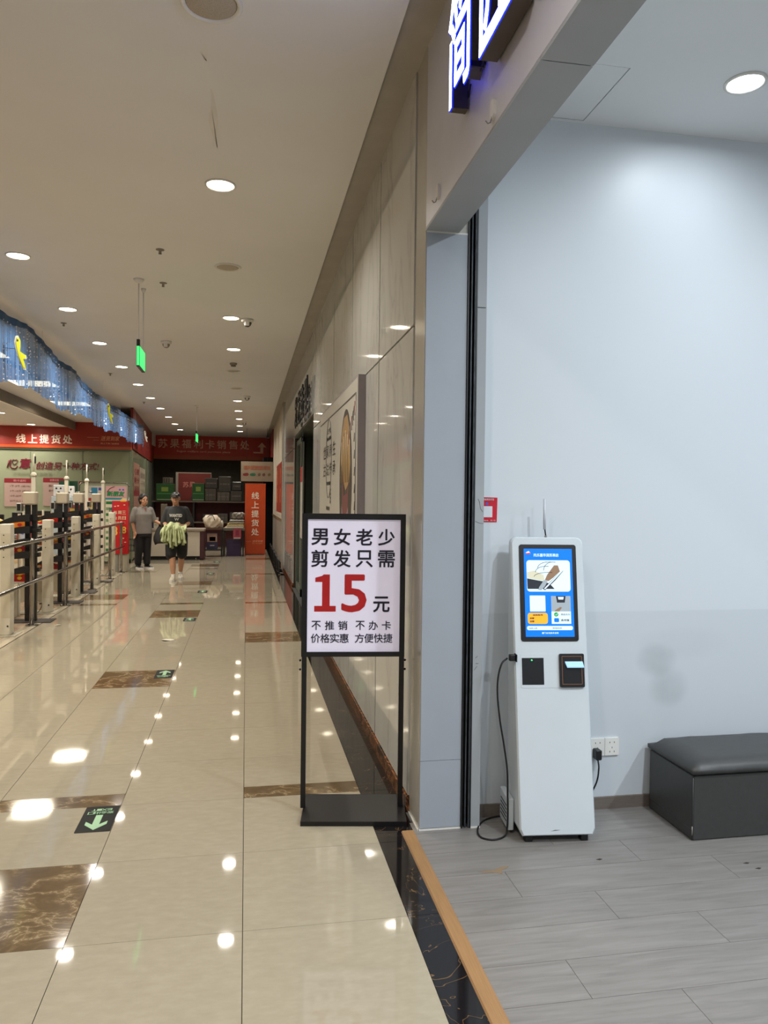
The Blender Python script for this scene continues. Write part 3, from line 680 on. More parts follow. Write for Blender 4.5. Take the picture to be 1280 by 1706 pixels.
# ottoman bench
t = thing('storage_bench', 'dark grey leatherette storage bench against the white wall', 'bench', (2.7, 3.26, 0))
MB().bbox(2.006, 3.45, 3.075, 3.452, 0.004, .298, .008, M_leather).build('box_body', t)
def cushion(x0, x1, y0, y1, z0, z1, m, bulge, nx=22, ny=10, wr=.003):
    q = MB(); vs = []; fs = []
    for side in (0, 1):
        for j in range(ny+1):
            for i in range(nx+1):
                u, v = i/nx, j/ny; e = min(u*(x1-x0), (1-u)*(x1-x0), v*(y1-y0), (1-v)*(y1-y0)); f = min(1, e/.03); f = math.sqrt(max(0, 1-(1-f)**2))
                z = (z0+(z1-z0)*(.35+.65*f)+bulge*math.sin(PI*u)*math.sin(PI*v)+wr*math.sin(u*41+v*9)*math.sin(v*23+u*5)) if side else z0
                vs.append((x0+(x1-x0)*u, y0+(y1-y0)*v, z))
    M_ = (nx+1)*(ny+1)
    for j in range(ny):
        for i in range(nx):
            a = j*(nx+1)+i; fs.append((M_+a, M_+a+1, M_+a+nx+2, M_+a+nx+1)); fs.append((a, a+nx+1, a+nx+2, a+1))
    for i in range(nx): fs.append((i, i+1, M_+i+1, M_+i)); a = ny*(nx+1)+i; fs.append((a+1, a, M_+a, M_+a+1))
    for j in range(ny): a = j*(nx+1); fs.append((a+nx+1, a, M_+a, M_+a+nx+1)); a += nx; fs.append((a, a+nx+1, M_+a+nx+1, M_+a))
    return q.add(vs, fs, m, True)
cushion(1.998, 3.46, 3.063, 3.458, .308, .362, M_leather, .006).build('lid_cushion', t)
q = MB(); q.tube([(2.004, 3.073, .01), (2.004, 3.073, .29)], .0022, 6, M_leather); q.tube([(2.0055, 3.08, .05), (2.0055, 3.44, .05)], .0018, 6, M_leather); q.tube([(2.003, 3.073, .03), (2.003, 3.073, .07)], .0026, 6, mat('worn_edge', (150, 146, 140), .7)); q.build('piping', t)
MB().box(2.012, 3.44, 3.082, 3.445, .298, .308, M_blackp).build('hinge_gap', t)
q = MB()
for x, y in ((1.49, 2.98), (2.1, 2.85), (2.12, 2.80)): q.poly([(x, y), (x+.02, y+.006), (x+.03, y), (x+.015, y-.008)], .0022, .003, mat('debris', (60, 50, 44), .9))
q.build('floor_mark', sf)

# ------------------------------------------------------------------ things along the right wall
XL = .742
fx = WALL(XL)
t = thing('lightbox_poster', 'large pale ink-style wall poster box on the marble wall', 'poster', (.77, 6.4, .95))
MB().box(XL, .795, 5.06, 7.72, .95, 2.385, mat('mauve_box_side', (150, 142, 146), .4)).build('box_frame', t)
M_pp = mat('poster_paper', (196, 192, 180), .35, var=.03)
pf = MB().box(-7.70, -5.08, .97, 2.37, 0, .001, M_pp, lambda a, bb, c: fx(a, bb, c)).build('poster_sheet', t)
q = MB(); ink = flat((48, 44, 42)); inkg = flat((96, 92, 88)); br = flat((168, 136, 92)); pk = flat((120, 72, 70)); dkg = flat((70, 64, 58)); rd_ = flat((150, 70, 66))
def line(pts, r, m): q.tube([fx(a, bb, .0015) for a, bb in pts], r, 4, m)
line([(-7.66, 2.27), (-5.14, 2.27), (-5.14, .98)], .006, inkg)
el = lambda ca, cb, ra, rb, a0=0, a1=360, n=28: [(ca+ra*math.cos(math.radians(a0+(a1-a0)*k/n)), cb+rb*math.sin(math.radians(a0+(a1-a0)*k/n))) for k in range(n+1)]
line(el(-6.86, 1.90, .22, .36, -80, 260), .005, inkg)
q.poly(el(-5.68, 1.66, .36, .56)[:-1], .0012, .0022, dkg, fx)
q.poly([(-5.96, 1.82), (-5.92, 2.04), (-5.78, 2.16), (-5.60, 2.17), (-5.46, 2.04), (-5.40, 1.8), (-5.46, 1.66), (-5.66, 1.60), (-5.80, 1.68)], .0022, .0028, br, fx)
q.poly([(-5.84, 1.76), (-5.76, 1.56), (-5.56, 1.58), (-5.48, 1.70), (-5.52, 1.42), (-5.72, 1.38), (-5.86, 1.46)], .0028, .0032, pk, fx)
q.poly([(-5.9, 1.50), (-5.78, 1.40), (-5.62, 1.42), (-5.48, 1.48), (-5.56, 1.2), (-5.82, 1.18)], .0032, .0036, flat((150, 122, 128)), fx)
for k in range(9): line([(-5.91+.055*k, 2.06-.02*abs(k-4)), (-5.89+.05*k, 1.85), (-5.92+.058*k, 1.66)], .005, dkg if k % 2 else flat((196, 168, 120)))
q.build('ink_artwork', pf)
q = MB()
[put_text(q, ch, fx, -7.34+.26*k, -7.12+.26*k, 1.915, 2.035, .003, ink, .0) for k, ch in enumerate('世家养生')]; [put_text(q, ch, fx, -7.34+.26*k, -7.12+.26*k, 1.745, 1.865, .003, ink, .0) for k, ch in enumerate('古法传承')]
put_text(q, '三代', fx, -7.02, -6.72, 2.13, 2.18, .002, inkg, .02); put_text(q, '匠心老店', fx, -7.05, -6.7, 2.07, 2.105, .002, ink, .05); put_text(q, '始于民国', fx, -7.05, -6.7, 1.66, 1.695, .002, ink, .04)
put_text(q, '地址', fx, -7.05, -6.75, 1.43, 1.47, .002, inkg, .02)
for k in range(4): put_text(q, '传承有道'[k], fx, -6.74, -6.66, 1.60-.035*k, 1.63-.035*k, .002, inkg, .02)
q.build('lettering', pf)
q = MB()
for i in range(7): q.tube([fx(-5.2-.05*i+.02*math.sin(i), 2.22-.03*i, .002), fx(-5.22-.05*i, 2.17-.03*i, .002), fx(-5.2-.05*i, 2.12-.03*i, .002)], .004, 4, rd_ if i % 3 == 0 else inkg)
for i in range(6): q.tube([fx(-5.2+.01*i, 2.0-.12*i, .002), fx(-5.22+.01*i, 1.94-.12*i, .002)], .005, 4, inkg)
q.build('ink_branch', pf, kind='stuff')
# neighbouring shop entrance
struct('door_1', MB().box(1.35, 1.42, 9.15, 12.95, 0, 2.6, M_room))
M_gg = mat('grey_green_frame', (96, 104, 94), .4, var=.06)
dn = MB(); dn.box(.81, 1.35, 12.955, 13.0, 0, 2.57, M_gg).box(.81, 1.35, 9.1, 9.145, 0, 2.57, M_gg); dn.box(.81, 1.35, 9.15, 12.95, 2.56, 2.6, M_gg); dn.build('door_reveal', wr)
t = thing('glass_door', 'grey green framed glass shop door standing in the entrance', 'door', (.86, 12.3, 0))
q = MB()
for a, bb in ((12.85, 12.95), (11.72, 11.80)): q.box(.84, .88, a, bb, 0, 2.5, M_gg)
q.box(.84, .88, 11.72, 12.95, 2.42, 2.5, M_gg).box(.84, .88, 11.72, 12.95, 0, .12, M_gg); q.build('door_frame', t)
def glassmat(name, col, alpha, rough=.03):
    m = bpy.data.materials.new(name); m.use_nodes = True; nt = m.node_tree; b = nt.nodes['Principled BSDF']
    b.inputs['Base Color'].default_value = lin(col); b.inputs['Roughness'].default_value = rough; b.inputs['Alpha'].default_value = alpha
    n = nt.nodes.new('ShaderNodeTexNoise'); n.inputs['Scale'].default_value = 2
    mr = nt.nodes.new('ShaderNodeMapRange'); mr.inputs[3].default_value = alpha*.95; mr.inputs[4].default_value = min(1, alpha*1.05); nt.links.new(n.outputs['Fac'], mr.inputs[0]); nt.links.new(mr.outputs[0], b.inputs['Alpha'])
    MT[name] = m; return m
M_glass = glassmat('tinted_door_glass', (96, 112, 100), .55)
MB().box(.857, .863, 11.80, 12.85, .12, 2.42, M_glass).build('pane', t)
t = thing('door_notice', 'long white notice with red top hanging at the neighbouring shop door', 'notice', (.82, 11.1, 1.2))
MB().box(.80, .803, 10.95, 11.35, .95, 2.0, flat((190, 182, 172))).box(.7985, .8, 10.95, 11.35, 1.78, 2.0, flat((176, 52, 52))).build('sheet', t)
MB().tube([(.80, 11.15, 2.0), (.82, 11.15, 2.57)], .004, 6, M_dark).build('hanging_cord', t)
t = thing('banner_stand', 'narrow orange banner standing inside the neighbouring shop entrance', 'banner', (1.0, 10.0, 0))
MB().box(.96, 1.0, 9.75, 10.05, .35, 1.92, M_orange).build('banner_sheet', t); MB().bbox(.9, 1.06, 9.7, 10.1, 0, .35, .02, M_blackp).build('base', t)
t = thing('red_hanging_board', 'dark red board hung under the header of the neighbouring shop entrance', 'sign', (1.1, 9.9, 2.2))
MB().box(1.05, 1.08, 9.5, 11.6, 2.05, 2.5, mat('dark_red_board', (120, 34, 26), .4)).build('board', t)
q = MB(); q.tube([(1.06, 9.7, 2.5), (1.06, 9.7, 2.56)], .005, 6, M_dark); q.tube([(1.06, 11.4, 2.5), (1.06, 11.4, 2.56)], .005, 6, M_dark); q.build('hanging_rod', t)
fl_ = WALL(.79)
for i, ch in enumerate('发艺造型'):
    a = -12.0+i*.66
    t = thing('shop_letter', 'black raised character on the header of the neighbouring entrance, %s from the far end' % ORD[i], 'sign letter', (.76, -a-.3, 2.63), 'black characters over the neighbouring entrance')
    put_text(MB(), ch, fl_, a, a+.5, 2.63, 3.10, .05, M_blackp, .008, depth=.02).build('letter_face', t)
    q = MB(); q.tube([fl_(a+.2, 2.8, .0), fl_(a+.2, 2.8, .05)], .008, 6, M_dark); q.tube([fl_(a+.4, 2.95, .0), fl_(a+.4, 2.95, .05)], .008, 6, M_dark); q.build('mounting_pin', t)
fp2 = WALL(.782)
t = thing('wall_poster', 'narrow orange and red poster on the cream wall at the corridor end', 'poster', (.78, 18.3, 1.2))
MB().box(-20.0, -16.75, 1.13, 2.42, 0, .004, flat((200, 190, 172)), lambda a, bb, c: fp2(a, bb, c)).build('border', t)
p_ = MB().box(-19.8, -16.95, 1.2, 2.36, .004, .006, mat('red_poster', (150, 44, 28), .4), lambda a, bb, c: fp2(a, bb, c)).build('poster_sheet', t)
q = MB(); row_text(q, '送货', fp2, -19.4, -17.4, 1.85, 2.25, .007, flat((226, 120, 60)), .05); row_text(q, '到家', fp2, -19.4, -17.4, 1.40, 1.80, .007, flat((226, 120, 60)), .05); q.build('lettering', p_)
t = thing('trolley_rail', 'row of dark metal floor rails along the foot of the far right wall', 'rail', (.7, 18, 0))
for k in range(6):
    y = 15.2+k*1.0
    MB().tube([(.76, y, 0), (.66, y, .02), (.66, y, .28), (.66, y+.7, .28), (.66, y+.7, .02), (.76, y+.7, 0)], .016, 8, M_dark).build('rail_hoop', t)
# ------------------------------------------------------------------ supermarket ceiling, fascia and glass front
MZ = 3.2
mc = struct('ceiling_2', MB().box(-3.80, -2.98, 2, 18.0, MZ, MZ+.06, M_ceil).box(-3.0, -2.98, -3, 26.2, MZ, CEIL, M_ceil))
MB().box(-3.83, -3.80, 2, 18.0, 3.02, MZ+.06, mat('dark_step_paint', (120, 108, 92), .7)).build('step_face', mc)
MB().box(-3.93, -3.83, 2, 16.0, 3.055, 3.075, mat('cove_spill_glow', (236, 222, 190), .5, emit=.5, var=0)).build('painted_spill_strip', mc)  # emission stands in for light spilling onto the cove, no lamp here
MB().box(-14, -3.83, 2, 18.0, 3.08, 3.14, M_ceil).build('lower_ceiling', mc)
def lpanel(x, y, z, label):
    t = thing('ceiling_light_panel', label, 'ceiling light', (x, y, z), 'square light panels in the supermarket ceiling')
    MB().box(x-.31, x+.31, y-.31, y+.31, z-.008, z+.0, M_trimw).build('frame', t)
    MB().box(x-.29, x+.29, y-.29, y+.29, z-.011, z-.008, M_glowp).build('diffuser', t)
    lamp(0, 0, -.02, P_MARKET, .55, (1, .9, .72), 2.9, 'panel_lamp', t)
for i, y in enumerate([4.6, 7.05, 9.48, 11.92, 14.35]):
    lpanel(-3.11, y, MZ, ['square light panel outside the frame over the checkouts', 'square light panel outside the frame, second over the checkouts', 'square light panel outside the frame, third over the checkouts', 'square white light panel seen through the blue curtain, nearer one', 'square white light panel seen through the blue curtain, farther one'][i])
for i, (x, y) in enumerate([(-6.5, 6), (-6.5, 9), (-6.8, 12), (-7.2, 15)]): lpanel(x, y, 3.08, 'square light panel deep inside the supermarket, %s from the front' % ORD[i])
downlight(-4.56, 15.2, True, 'small lit downlight over the checkouts at the left frame edge', 3.08, power=14, group='downlights in the lower supermarket ceiling')
downlight(-4.62, 17.5, True, 'small lit downlight above the red fascia lettering', 3.08, power=10, group='downlights in the lower supermarket ceiling')
for i, (x, y) in enumerate(((-5.9, 15.9), (-5.9, 13.5), (-5.6, 17.4))): downlight(x, y, True, 'lit downlight in the lower supermarket ceiling, %s outside the frame' % ORD[i], 3.08, power=14, group='downlights in the lower supermarket ceiling')
ff = FRONT(17.95)
t = thing('market_fascia', 'red fascia with white pickup lettering above the supermarket glass front', 'sign', (-4, 18, 2.6))
MB().box(-5.45, -2.6, 17.95, 18.1, 2.66, 3.079, M_redf).box(-3.80, -2.6, 17.95, 18.1, 3.079, 3.2, M_redf).build('board', t)
MB().box(-5.45, -2.6, 17.945, 18.1, 2.60, 2.66, M_orange).build('lower_edge', t)
MB().box(-5.45, -2.6, 17.96, 18.08, 2.56, 2.60, mat('green_grey_metal', (84, 92, 78), .35, metal=.5)).build('head_rail', t)
q = MB(); row_text(q, '线上提货处', ff, -5.05, -3.87, 2.70, 2.90, .003, M_cwhite, .02); q.build('lettering', t)
q = MB(); put_text(q, '送货到家', ff, -3.26, -2.86, 2.79, 2.90, .003, flat((226, 150, 110)), .012, slant=.2); put_text(q, '线上下单门店提货', ff, -3.26, -2.86, 2.71, 2.75, .003, flat((226, 150, 110)), .02); q.box(-3.55, -3.30, 2.86, 2.865, .003, .004, flat((226, 150, 110)), lambda a, b, c: ff(a, b, c)); q.box(-3.42, -3.30, 2.80, 2.805, .003, .004, flat((226, 150, 110)), lambda a, b, c: ff(a, b, c)); q.build('slogan_print', t)
fr2 = Fr((-5.45, 17.95, 0), (.75, .66, 0), (0, 0, 1))
q = MB(); q.poly([(-3.2, 2.6), (0, 2.6), (0, 3.079), (-3.2, 3.079)], -.15, 0, M_redf, fr2); q.build('return_board', t)
q = MB(); row_text(q, '处售销', fr2, -1.6, -.3, 2.72, 2.92, .004, M_cwhite, .03); q.build('lettering', t)
M_film = glassmat('frosted_film_glass', (160, 166, 136), .72, .12)
Mfr = mat('pale_green_metal', (126, 136, 112), .35, metal=.3)
gw = struct('window_1', MB().box(-2.63, -2.6, 17.97, 18.03, 0, 2.56, Mfr).box(-3.668, -3.655, 17.985, 18.015, 0, 2.56, Mfr).box(-4.77, -4.757, 17.985, 18.015, 0, 2.56, Mfr).box(-5.45, -2.6, 17.97, 18.03, 0, .1, Mfr))
for a, b in ((-5.45, -4.77), (-4.757, -3.668), (-3.655, -2.63)): MB().box(a, b, 17.995, 18.005, .1, 2.56, M_film).build('pane', gw)
gp = MB(); gp.poly([(-3.2, 0), (0, 0), (0, 2.6), (-3.2, 2.6)], -.01, 0, M_film, fr2); gp.build('pane', gw)
struct('wall_market', MB().box(-8, -2.72, 18.9, 18.98, 0, 3.2, mat('pale_green_wall', (186, 190, 160), .7)))
struct('wall_left', MB().box(-14.1, -14, -3, 31, 0, 3.6, mat('market_wall', (170, 164, 148), .7)).box(-14, -2.9, 1.9, 2.0, 0, 3.6, mat('market_wall', (170, 164, 148), .7)))
struct('wall_behind', MB().box(-14, .8, -3.1, -3, 0, 3.6, Mcw))
# writing on the glass
fg = FRONT(17.985)
mg = flat((104, 14, 34)); 
t = thing('window_slogan', 'maroon slogan lettering on the supermarket glass front', 'sign', (-4.3, 17.98, 2.1))
q = MB(); put_text(q, '意', fg, -5.0, -4.76, 2.13, 2.36, .002, mg, .03, slant=.15)
q.tube([fg(a, b, .003) for a, b in ((-5.24, 2.14), (-5.20, 2.31))], .013, 5, mg); q.tube(smooth([fg(a, b, .003) for a, b in ((-5.17, 2.33), (-5.18, 2.2), (-5.15, 2.14), (-5.06, 2.14), (-5.03, 2.19))]), .013, 5, mg)
hp = [(-5.11, 2.21), (-5.14, 2.29), (-5.12, 2.33), (-5.08, 2.31), (-5.05, 2.33), (-5.02, 2.30), (-5.05, 2.24), (-5.10, 2.21)]; q.tube([fg(a, b, .003) for a, b in hp], .009, 5, mg)
q.build('large_lettering', t)
q = MB(); put_text(q, '创造另一种方式!', fg, -4.66, -3.32, 2.12, 2.29, .002, mg, .018, slant=.2); q.build('lettering', t)
q = MB(); put_text(q, '苏果购物卡优惠政策', fg, -5.12, -4.3, 1.97, 2.05, .002, flat((120, 122, 96)), .0); q.build('small_lettering', t)
def board(x0, x1, z0, z1, title, rows, label, body=(168, 142, 132), head=(128, 24, 36)):
    t = thing('price_board', label, 'notice board', ((x0+x1)/2, 17.97, z0), 'boards on the supermarket glass front')
    b = MB().box(x0, x1, z0, z1, 0, .006, flat(body), lambda a, bb, c: fg(a, bb, c)).build('board', t)
    q = MB(); q.box(x0, x1, z1-.1, z1, .006, .008, flat(head), lambda a, bb, c: fg(a, bb, c)); q.build('header_strip', b); q = MB(); put_text(q, title, fg, (x0*.7+x1*.3), (x0*.3+x1*.7), z1-.078, z1-.025, .009, flat((196, 130, 130)), .02)
    for i, r in enumerate(rows): put_text(q, r, fg, x0+.12, x1-.1, z1-.2-.11*i, z1-.15-.11*i, .008, flat((120, 92, 84)), .01)
    q.build('printed_rows', b, kind='stuff')
board(-5.30, -4.66, 1.28, 1.91, '购卡返利', ['1千-5千 (返1%)', '5千-10千 (返2%)', '10千-50千 (返3%)', '50千以上 (返5%)'], 'pink board with maroon header at the left frame edge, full rows of text')
board(-4.49, -4.01, 1.30, 1.93, '优惠政策', ['购卡满额', '满1千元 送礼', '', ''], 'pink board with maroon header right of the widest board, half hidden')
board(-3.73, -3.25, 1.2, 1.86, '会员专享', ['', '', ''], 'dark maroon board behind the metal checkout hood', body=(96, 40, 44))
# far end of the glass front: slanted side panes with red fascia over them
sfr = Fr((-2.6, 18, 0), (.05865, .99828, 0), (0, 0, 1)) if False else Fr((-3.07, 26, 0), (.05865, -.99828, 0), (0, 0, 1))
# n = u x v points to -X; flip so that it faces the corridor
sfr = Fr((-2.6, 18, 0), (-.05865, .99828, 0), (0, 0, 1))
sg_ = lambda a, b, c=0: sfr(a, b, c)
w2 = struct('window_2', MB().box(0, .05, 0, 2.62, -.02, .02, Mfr, sg_).box(4.4, 4.5, 0, 2.62, -.02, .03, Mfr, sg_).box(5.6, 5.75, 0, 2.62, -.02, .03, mat('pale_grey_metal', (128, 134, 128), .3, metal=.5), sg_).box(7.2, 8.0, 0, 2.75, -.02, .03, mat('grey_metal_post', (78, 80, 72), .4), sg_))
for a, b in ((.05, 4.4), (4.5, 5.6), (5.75, 7.2)): MB().box(a, b, .05, 2.62, -.005, .005, M_film).v; q = MB(); q.box(a, b, .05, 2.62, -.005, .005, M_film, sg_); q.build('pane', w2)
MB().box(-6, -3.3, 18.98, 26, 0, .01, M_market).build('floor_behind_glass', fl)
struct('wall_market_side', MB().box(-3.62, -3.55, 18.98, 26.2, 0, 3.5, mat('green_grey_wall', (120, 124, 100), .7)))
t = thing('side_fascia', 'dark red fascia running back along the side glass to the far sign', 'sign', (-2.8, 22, 2.7))
q = MB(); q.box(.12, 7.98, 2.64, CEIL-.002, -.03, .03, mat('deep_red_vinyl', (120, 28, 22), .4), sg_); b_ = q.build('board', t)
q = MB(); put_text(q, '送货到家', sg_, 3.6, 5.6, 3.0, 3.2, .032, flat((176, 80, 70)), .02); put_text(q, '门店提货', sg_, 3.6, 5.4, 2.86, 2.94, .032, flat((176, 80, 70)), .02); q.build('lettering', b_)
def sideposter(a0, a1, z0, z1, col, head, txt, label):
    t = thing('glass_poster', label, 'poster', tuple(sfr((a0+a1)/2, z0, .02)), 'posters on the side glass')
    q = MB(); q.box(a0, a1, z0, z1, .008, .014, flat(col), sg_); b = q.build('poster_sheet', t)
    q = MB(); 
    for i, s in enumerate(txt): put_text(q, s, sg_, a0+.15, a1-.15, z1-.28-.22*i, z1-.12-.22*i, .015, flat(head), .02)
    q.box(a0, a1, z0+.55, z0+.68, .014, .016, flat(head), sg_); q.build('printed_rows', b)
sideposter(.55, 2.2, 1.0, 2.35, (150, 112, 96), (120, 36, 40), ['心意', '购卡', '返利'], 'brown and maroon poster on the side glass next to the corner')
sideposter(2.35, 4.3, .9, 2.3, (162, 152, 132), (140, 128, 112), ['优惠政策', '一千元', '二千元', '三千元'], 'pale text poster on the side glass above the woman')

# far red fascia across the corridor end
fz = FRONT(26.0)
t = thing('far_fascia', 'wide red fascia across the corridor end with faded white lettering and arrow', 'sign', (-1.2, 26, 2.8))
MB().box(-3.07, .79, 26.0, 26.15, 2.93, CEIL, mat('far_red_vinyl', (196, 54, 36), .4, var=.05)).build('board', t)
MB().box(-3.07, .79, 25.99, 26.15, 2.80, 2.93, M_orange).build('lower_edge', t)
q = MB(); pale = flat((252, 206, 186)); row_text(q, '苏果福利卡销售处', fz, -2.90, .08, 3.17, 3.47, .004, pale, .018); put_text(q, 'Suguo welfare card purchase place', fz, -2.3, -.55, 3.02, 3.10, .004, pale, .02)
q.poly([(.22, 3.05), (.56, 3.05), (.56, 3.26), (.66, 3.26), (.51, 3.42), (.36, 3.26), (.46, 3.26), (.46, 3.10), (.22, 3.10)], .003, .005, pale, fz); q.build('lettering', t)
t = thing('side_return', 'short red fascia return over the right end of the corridor', 'sign', (.78, 23, 3))
MB().box(.76, .784, 22.6, 25.98, 2.75, CEIL-.002, MT['deep_red_vinyl']).build('board', t)
struct('wall_far', MB().box(-3.6, 1.0, 30, 30.1, 0, 3.6, M_room).box(-3.7, -3.6, 26.2, 30, 0, 3.6, M_room).box(.785, 1.0, 26.2, 30, 0, 3.6, M_room).box(-3.7, 1.0, 26.2, 30, 3.55, 3.6, M_room).box(.5, .784, 22.7, 26.2, 0, 2.75, mat('painted_doorway_shade', (14, 14, 15), .9, spec=.1)))  # last box is near-black, standing in for the shade inside a doorway

# ------------------------------------------------------------------ blue curtain
def tulle():
    m = bpy.data.materials.new('blue_tulle'); m.use_nodes = True; nt = m.node_tree; L = nt.links
    b = nt.nodes['Principled BSDF']; b.inputs['Roughness'].default_value = .6; b.inputs['Sheen Weight'].default_value = .3
    geo = nt.nodes.new('ShaderNodeNewGeometry'); mp = nt.nodes.new('ShaderNodeMapping'); mp.inputs['Scale'].default_value = (3, 22, .8); L.new(geo.outputs['Position'], mp.inputs[0])
    n = nt.nodes.new('ShaderNodeTexNoise'); n.inputs['Scale'].default_value = 2; n.inputs['Detail'].default_value = 5; L.new(mp.outputs[0], n.inputs['Vector'])
    cr = nt.nodes.new('ShaderNodeValToRGB'); cr.color_ramp.elements[0].position = .3; cr.color_ramp.elements[0].color = lin((22, 72, 132)); cr.color_ramp.elements[1].position = .72; cr.color_ramp.elements[1].color = lin((84, 146, 208))
    L.new(n.outputs['Fac'], cr.inputs[0]); L.new(cr.outputs[0], b.inputs['Base Color'])
    mr = nt.nodes.new('ShaderNodeMapRange'); mr.inputs[1].default_value = .3; mr.inputs[2].default_value = .75; mr.inputs[3].default_value = .66; mr.inputs[4].default_value = .93; L.new(n.outputs['Fac'], mr.inputs[0]); L.new(mr.outputs[0], b.inputs['Alpha'])
    tr = nt.nodes.new('ShaderNodeBsdfTranslucent'); L.new(cr.outputs[0], tr.inputs[0])
    return m
M_tulle = tulle(); MT['blue_tulle'] = M_tulle
t = thing('curtain_valance', 'sheer blue tulle valance with sparkling threads hanging over the checkouts', 'curtain', (-2.6, 14, 3.5))
nx, nz = 900, 10; ya, yb_ = 5.5, 19.45
def cx_(y): return -2.53+.014*math.sin(y*5)+.008*math.sin(y*17+1)
def ctop(y): return 3.50-.22*min(1, max(0, (y-9.5)/4))-.03*abs(math.sin(y*1.3))-.02*math.sin(y*3.1)
def cbot(y): return 2.80+.035*math.sin(y*2.1)+.02*math.sin(y*7.3)+.012*math.sin(y*31)-.03
vs = []; fs = []
for i in range(nx+1):
    y = ya+(yb_-ya)*i/nx
    for k in range(nz+1):
        s = k/nz; z = ctop(y)+(cbot(y)-ctop(y))*s; vs.append((cx_(y)+(.012*math.sin(y*60)*s), y, z))
for i in range(nx):
    for k in range(nz): a = i*(nz+1)+k; fs.append((a, a+nz+1, a+nz+2, a+1))
q = MB(); q.add(vs, fs, M_tulle, True); cv = q.build('tulle', t)
q = MB(); vs = []; fs = []
for i in range(nx+1):
    y = ya+(yb_-ya)*i/nx
    for z in (ctop(y)+.01, ctop(y)-.04-.05*abs(math.sin(y*1.3+.4))): vs.append((cx_(y)+.012, y, z))
fs = [(2*i, 2*i+2, 2*i+3, 2*i+1) for i in range(nx)]
q.add(vs, fs, mat('blue_ruffle', (34, 72, 112), .7, var=.25, vscale=10, streak=(1, 14, 1)), True); q.build('ruffle_band', t)
random.seed(5); q = MB(); Msp = mat('silver_sequin', (236, 240, 248), .12, metal=.7)
y = 5.6
while y < 19.4:
    z = ctop(y)-.08
    while z > cbot(y)+.03:
        s = random.uniform(.005, .012); c = Vector((cx_(y)+.03, y+random.uniform(-.004, .004), z))
        q.add([c+Vector((0, s, 0)), c+Vector((s, 0, 0)), c+Vector((0, -s, 0)), c+Vector((-s, 0, 0)), c+Vector((0, 0, s)), c+Vector((0, 0, -s))], [(0, 4, 1), (1, 4, 2), (2, 4, 3), (3, 4, 0), (1, 5, 0), (2, 5, 1), (3, 5, 2), (0, 5, 3)], Msp)
        z -= random.uniform(.03, .085)
    y += random.uniform(.09, .20)
q.build('sequin_thread', t, kind='stuff')
for y in (6, 8, 10, 12, 14, 16, 18, 19.3): MB().tube([(cx_(y)+.012, y, ctop(y)-.02), (cx_(y)+.012, y, CEIL)], .0015, 5, M_trimw).build('hanging_string', t)
def fish(y, z, s, col, label, flip=1):
    t = thing('fish_cutout', label, 'decoration', (-2.53, y, z), 'fish cutouts pinned to the blue curtain')
    f = Fr((-2.42, y, z), (.62, .78, 0), (0, 0, 1))
    def o(k): return [(a*k*s, b*k*s*flip) for a, b in [(-.05, .40), (.02, .42), (.07, .34), (.07, .20), (.06, .06), (.14, .02), (.24, -.02), (.25, -.10), (.16, -.12), (.20, -.22), (.24, -.36), (.17, -.36), (.08, -.20), (.01, -.05), (-.04, .10), (-.08, .26)]]
    MB().poly([(a, b) for a, b in o(1)], 0, .006, flat((226, 222, 200)), f).build('border', t); MB().tube([f(.04, .05, -.002), (-2.535, y, z+.05)], .003, 5, M_steel).build('pin', t)
    MB().poly([(a*.82+.01, b*.9) for a, b in o(1)], .006, .009, flat(col), f).build('fish_shape', t)
    MB().poly([(.0+.012*math.cos(k), s*.30+.014*math.sin(k)) for k in (0, 1, 2, 3, 4, 5)], .009, .010, flat((40, 40, 20)), f).build('eye', t)
fish(8.62, 3.05, .45, (206, 210, 20), 'yellow fish cutout on the blue curtain at the left frame edge')
fish(14.0, 2.99, .45, (206, 206, 24), 'yellow fish cutout on the blue curtain, farther one')
fish(18.9, 2.98, .34, (216, 212, 196), 'white fish cutout at the far end of the blue curtain')

# ------------------------------------------------------------------ handrail
t = thing('handrail', 'brushed steel two-rail barrier between the corridor and the checkouts', 'railing', (-2.47, 12, 0))
RX = -2.475
for y in (6.2, 7.75, 9.44, 11.1, 12.95, 14.6, 15.85):
    MB().tube([(RX, y, .012), (RX, y, 1.0), (RX, y, 1.03)], [.026, .026, .02], 14, M_steel).build('post', t)
    q = MB(); q.lathe((RX, y, .001), [(.075, 0), (.075, .012), (.03, .02)], 8, M_steel)
    for k in range(4): q.ico((RX+.055*math.cos(k*PI/2+.8), y+.055*math.sin(k*PI/2+.8), .015), .009, M_steel, 6)
    q.build('floor_flange', t)
    q = MB(); q.tube([(RX+.0, y, 1.0), (RX+.045, y, 1.0)], .012, 8, M_steel); q.tube([(RX+.0, y, .53), (RX+.045, y, .53)], .012, 8, M_steel); q.build('bracket', t)
for z in (1.0, .53): MB().tube([(RX+.045, 4.5, z), (RX+.045, 15.88, z)], .021, 14, M_steel).build('rail', t)

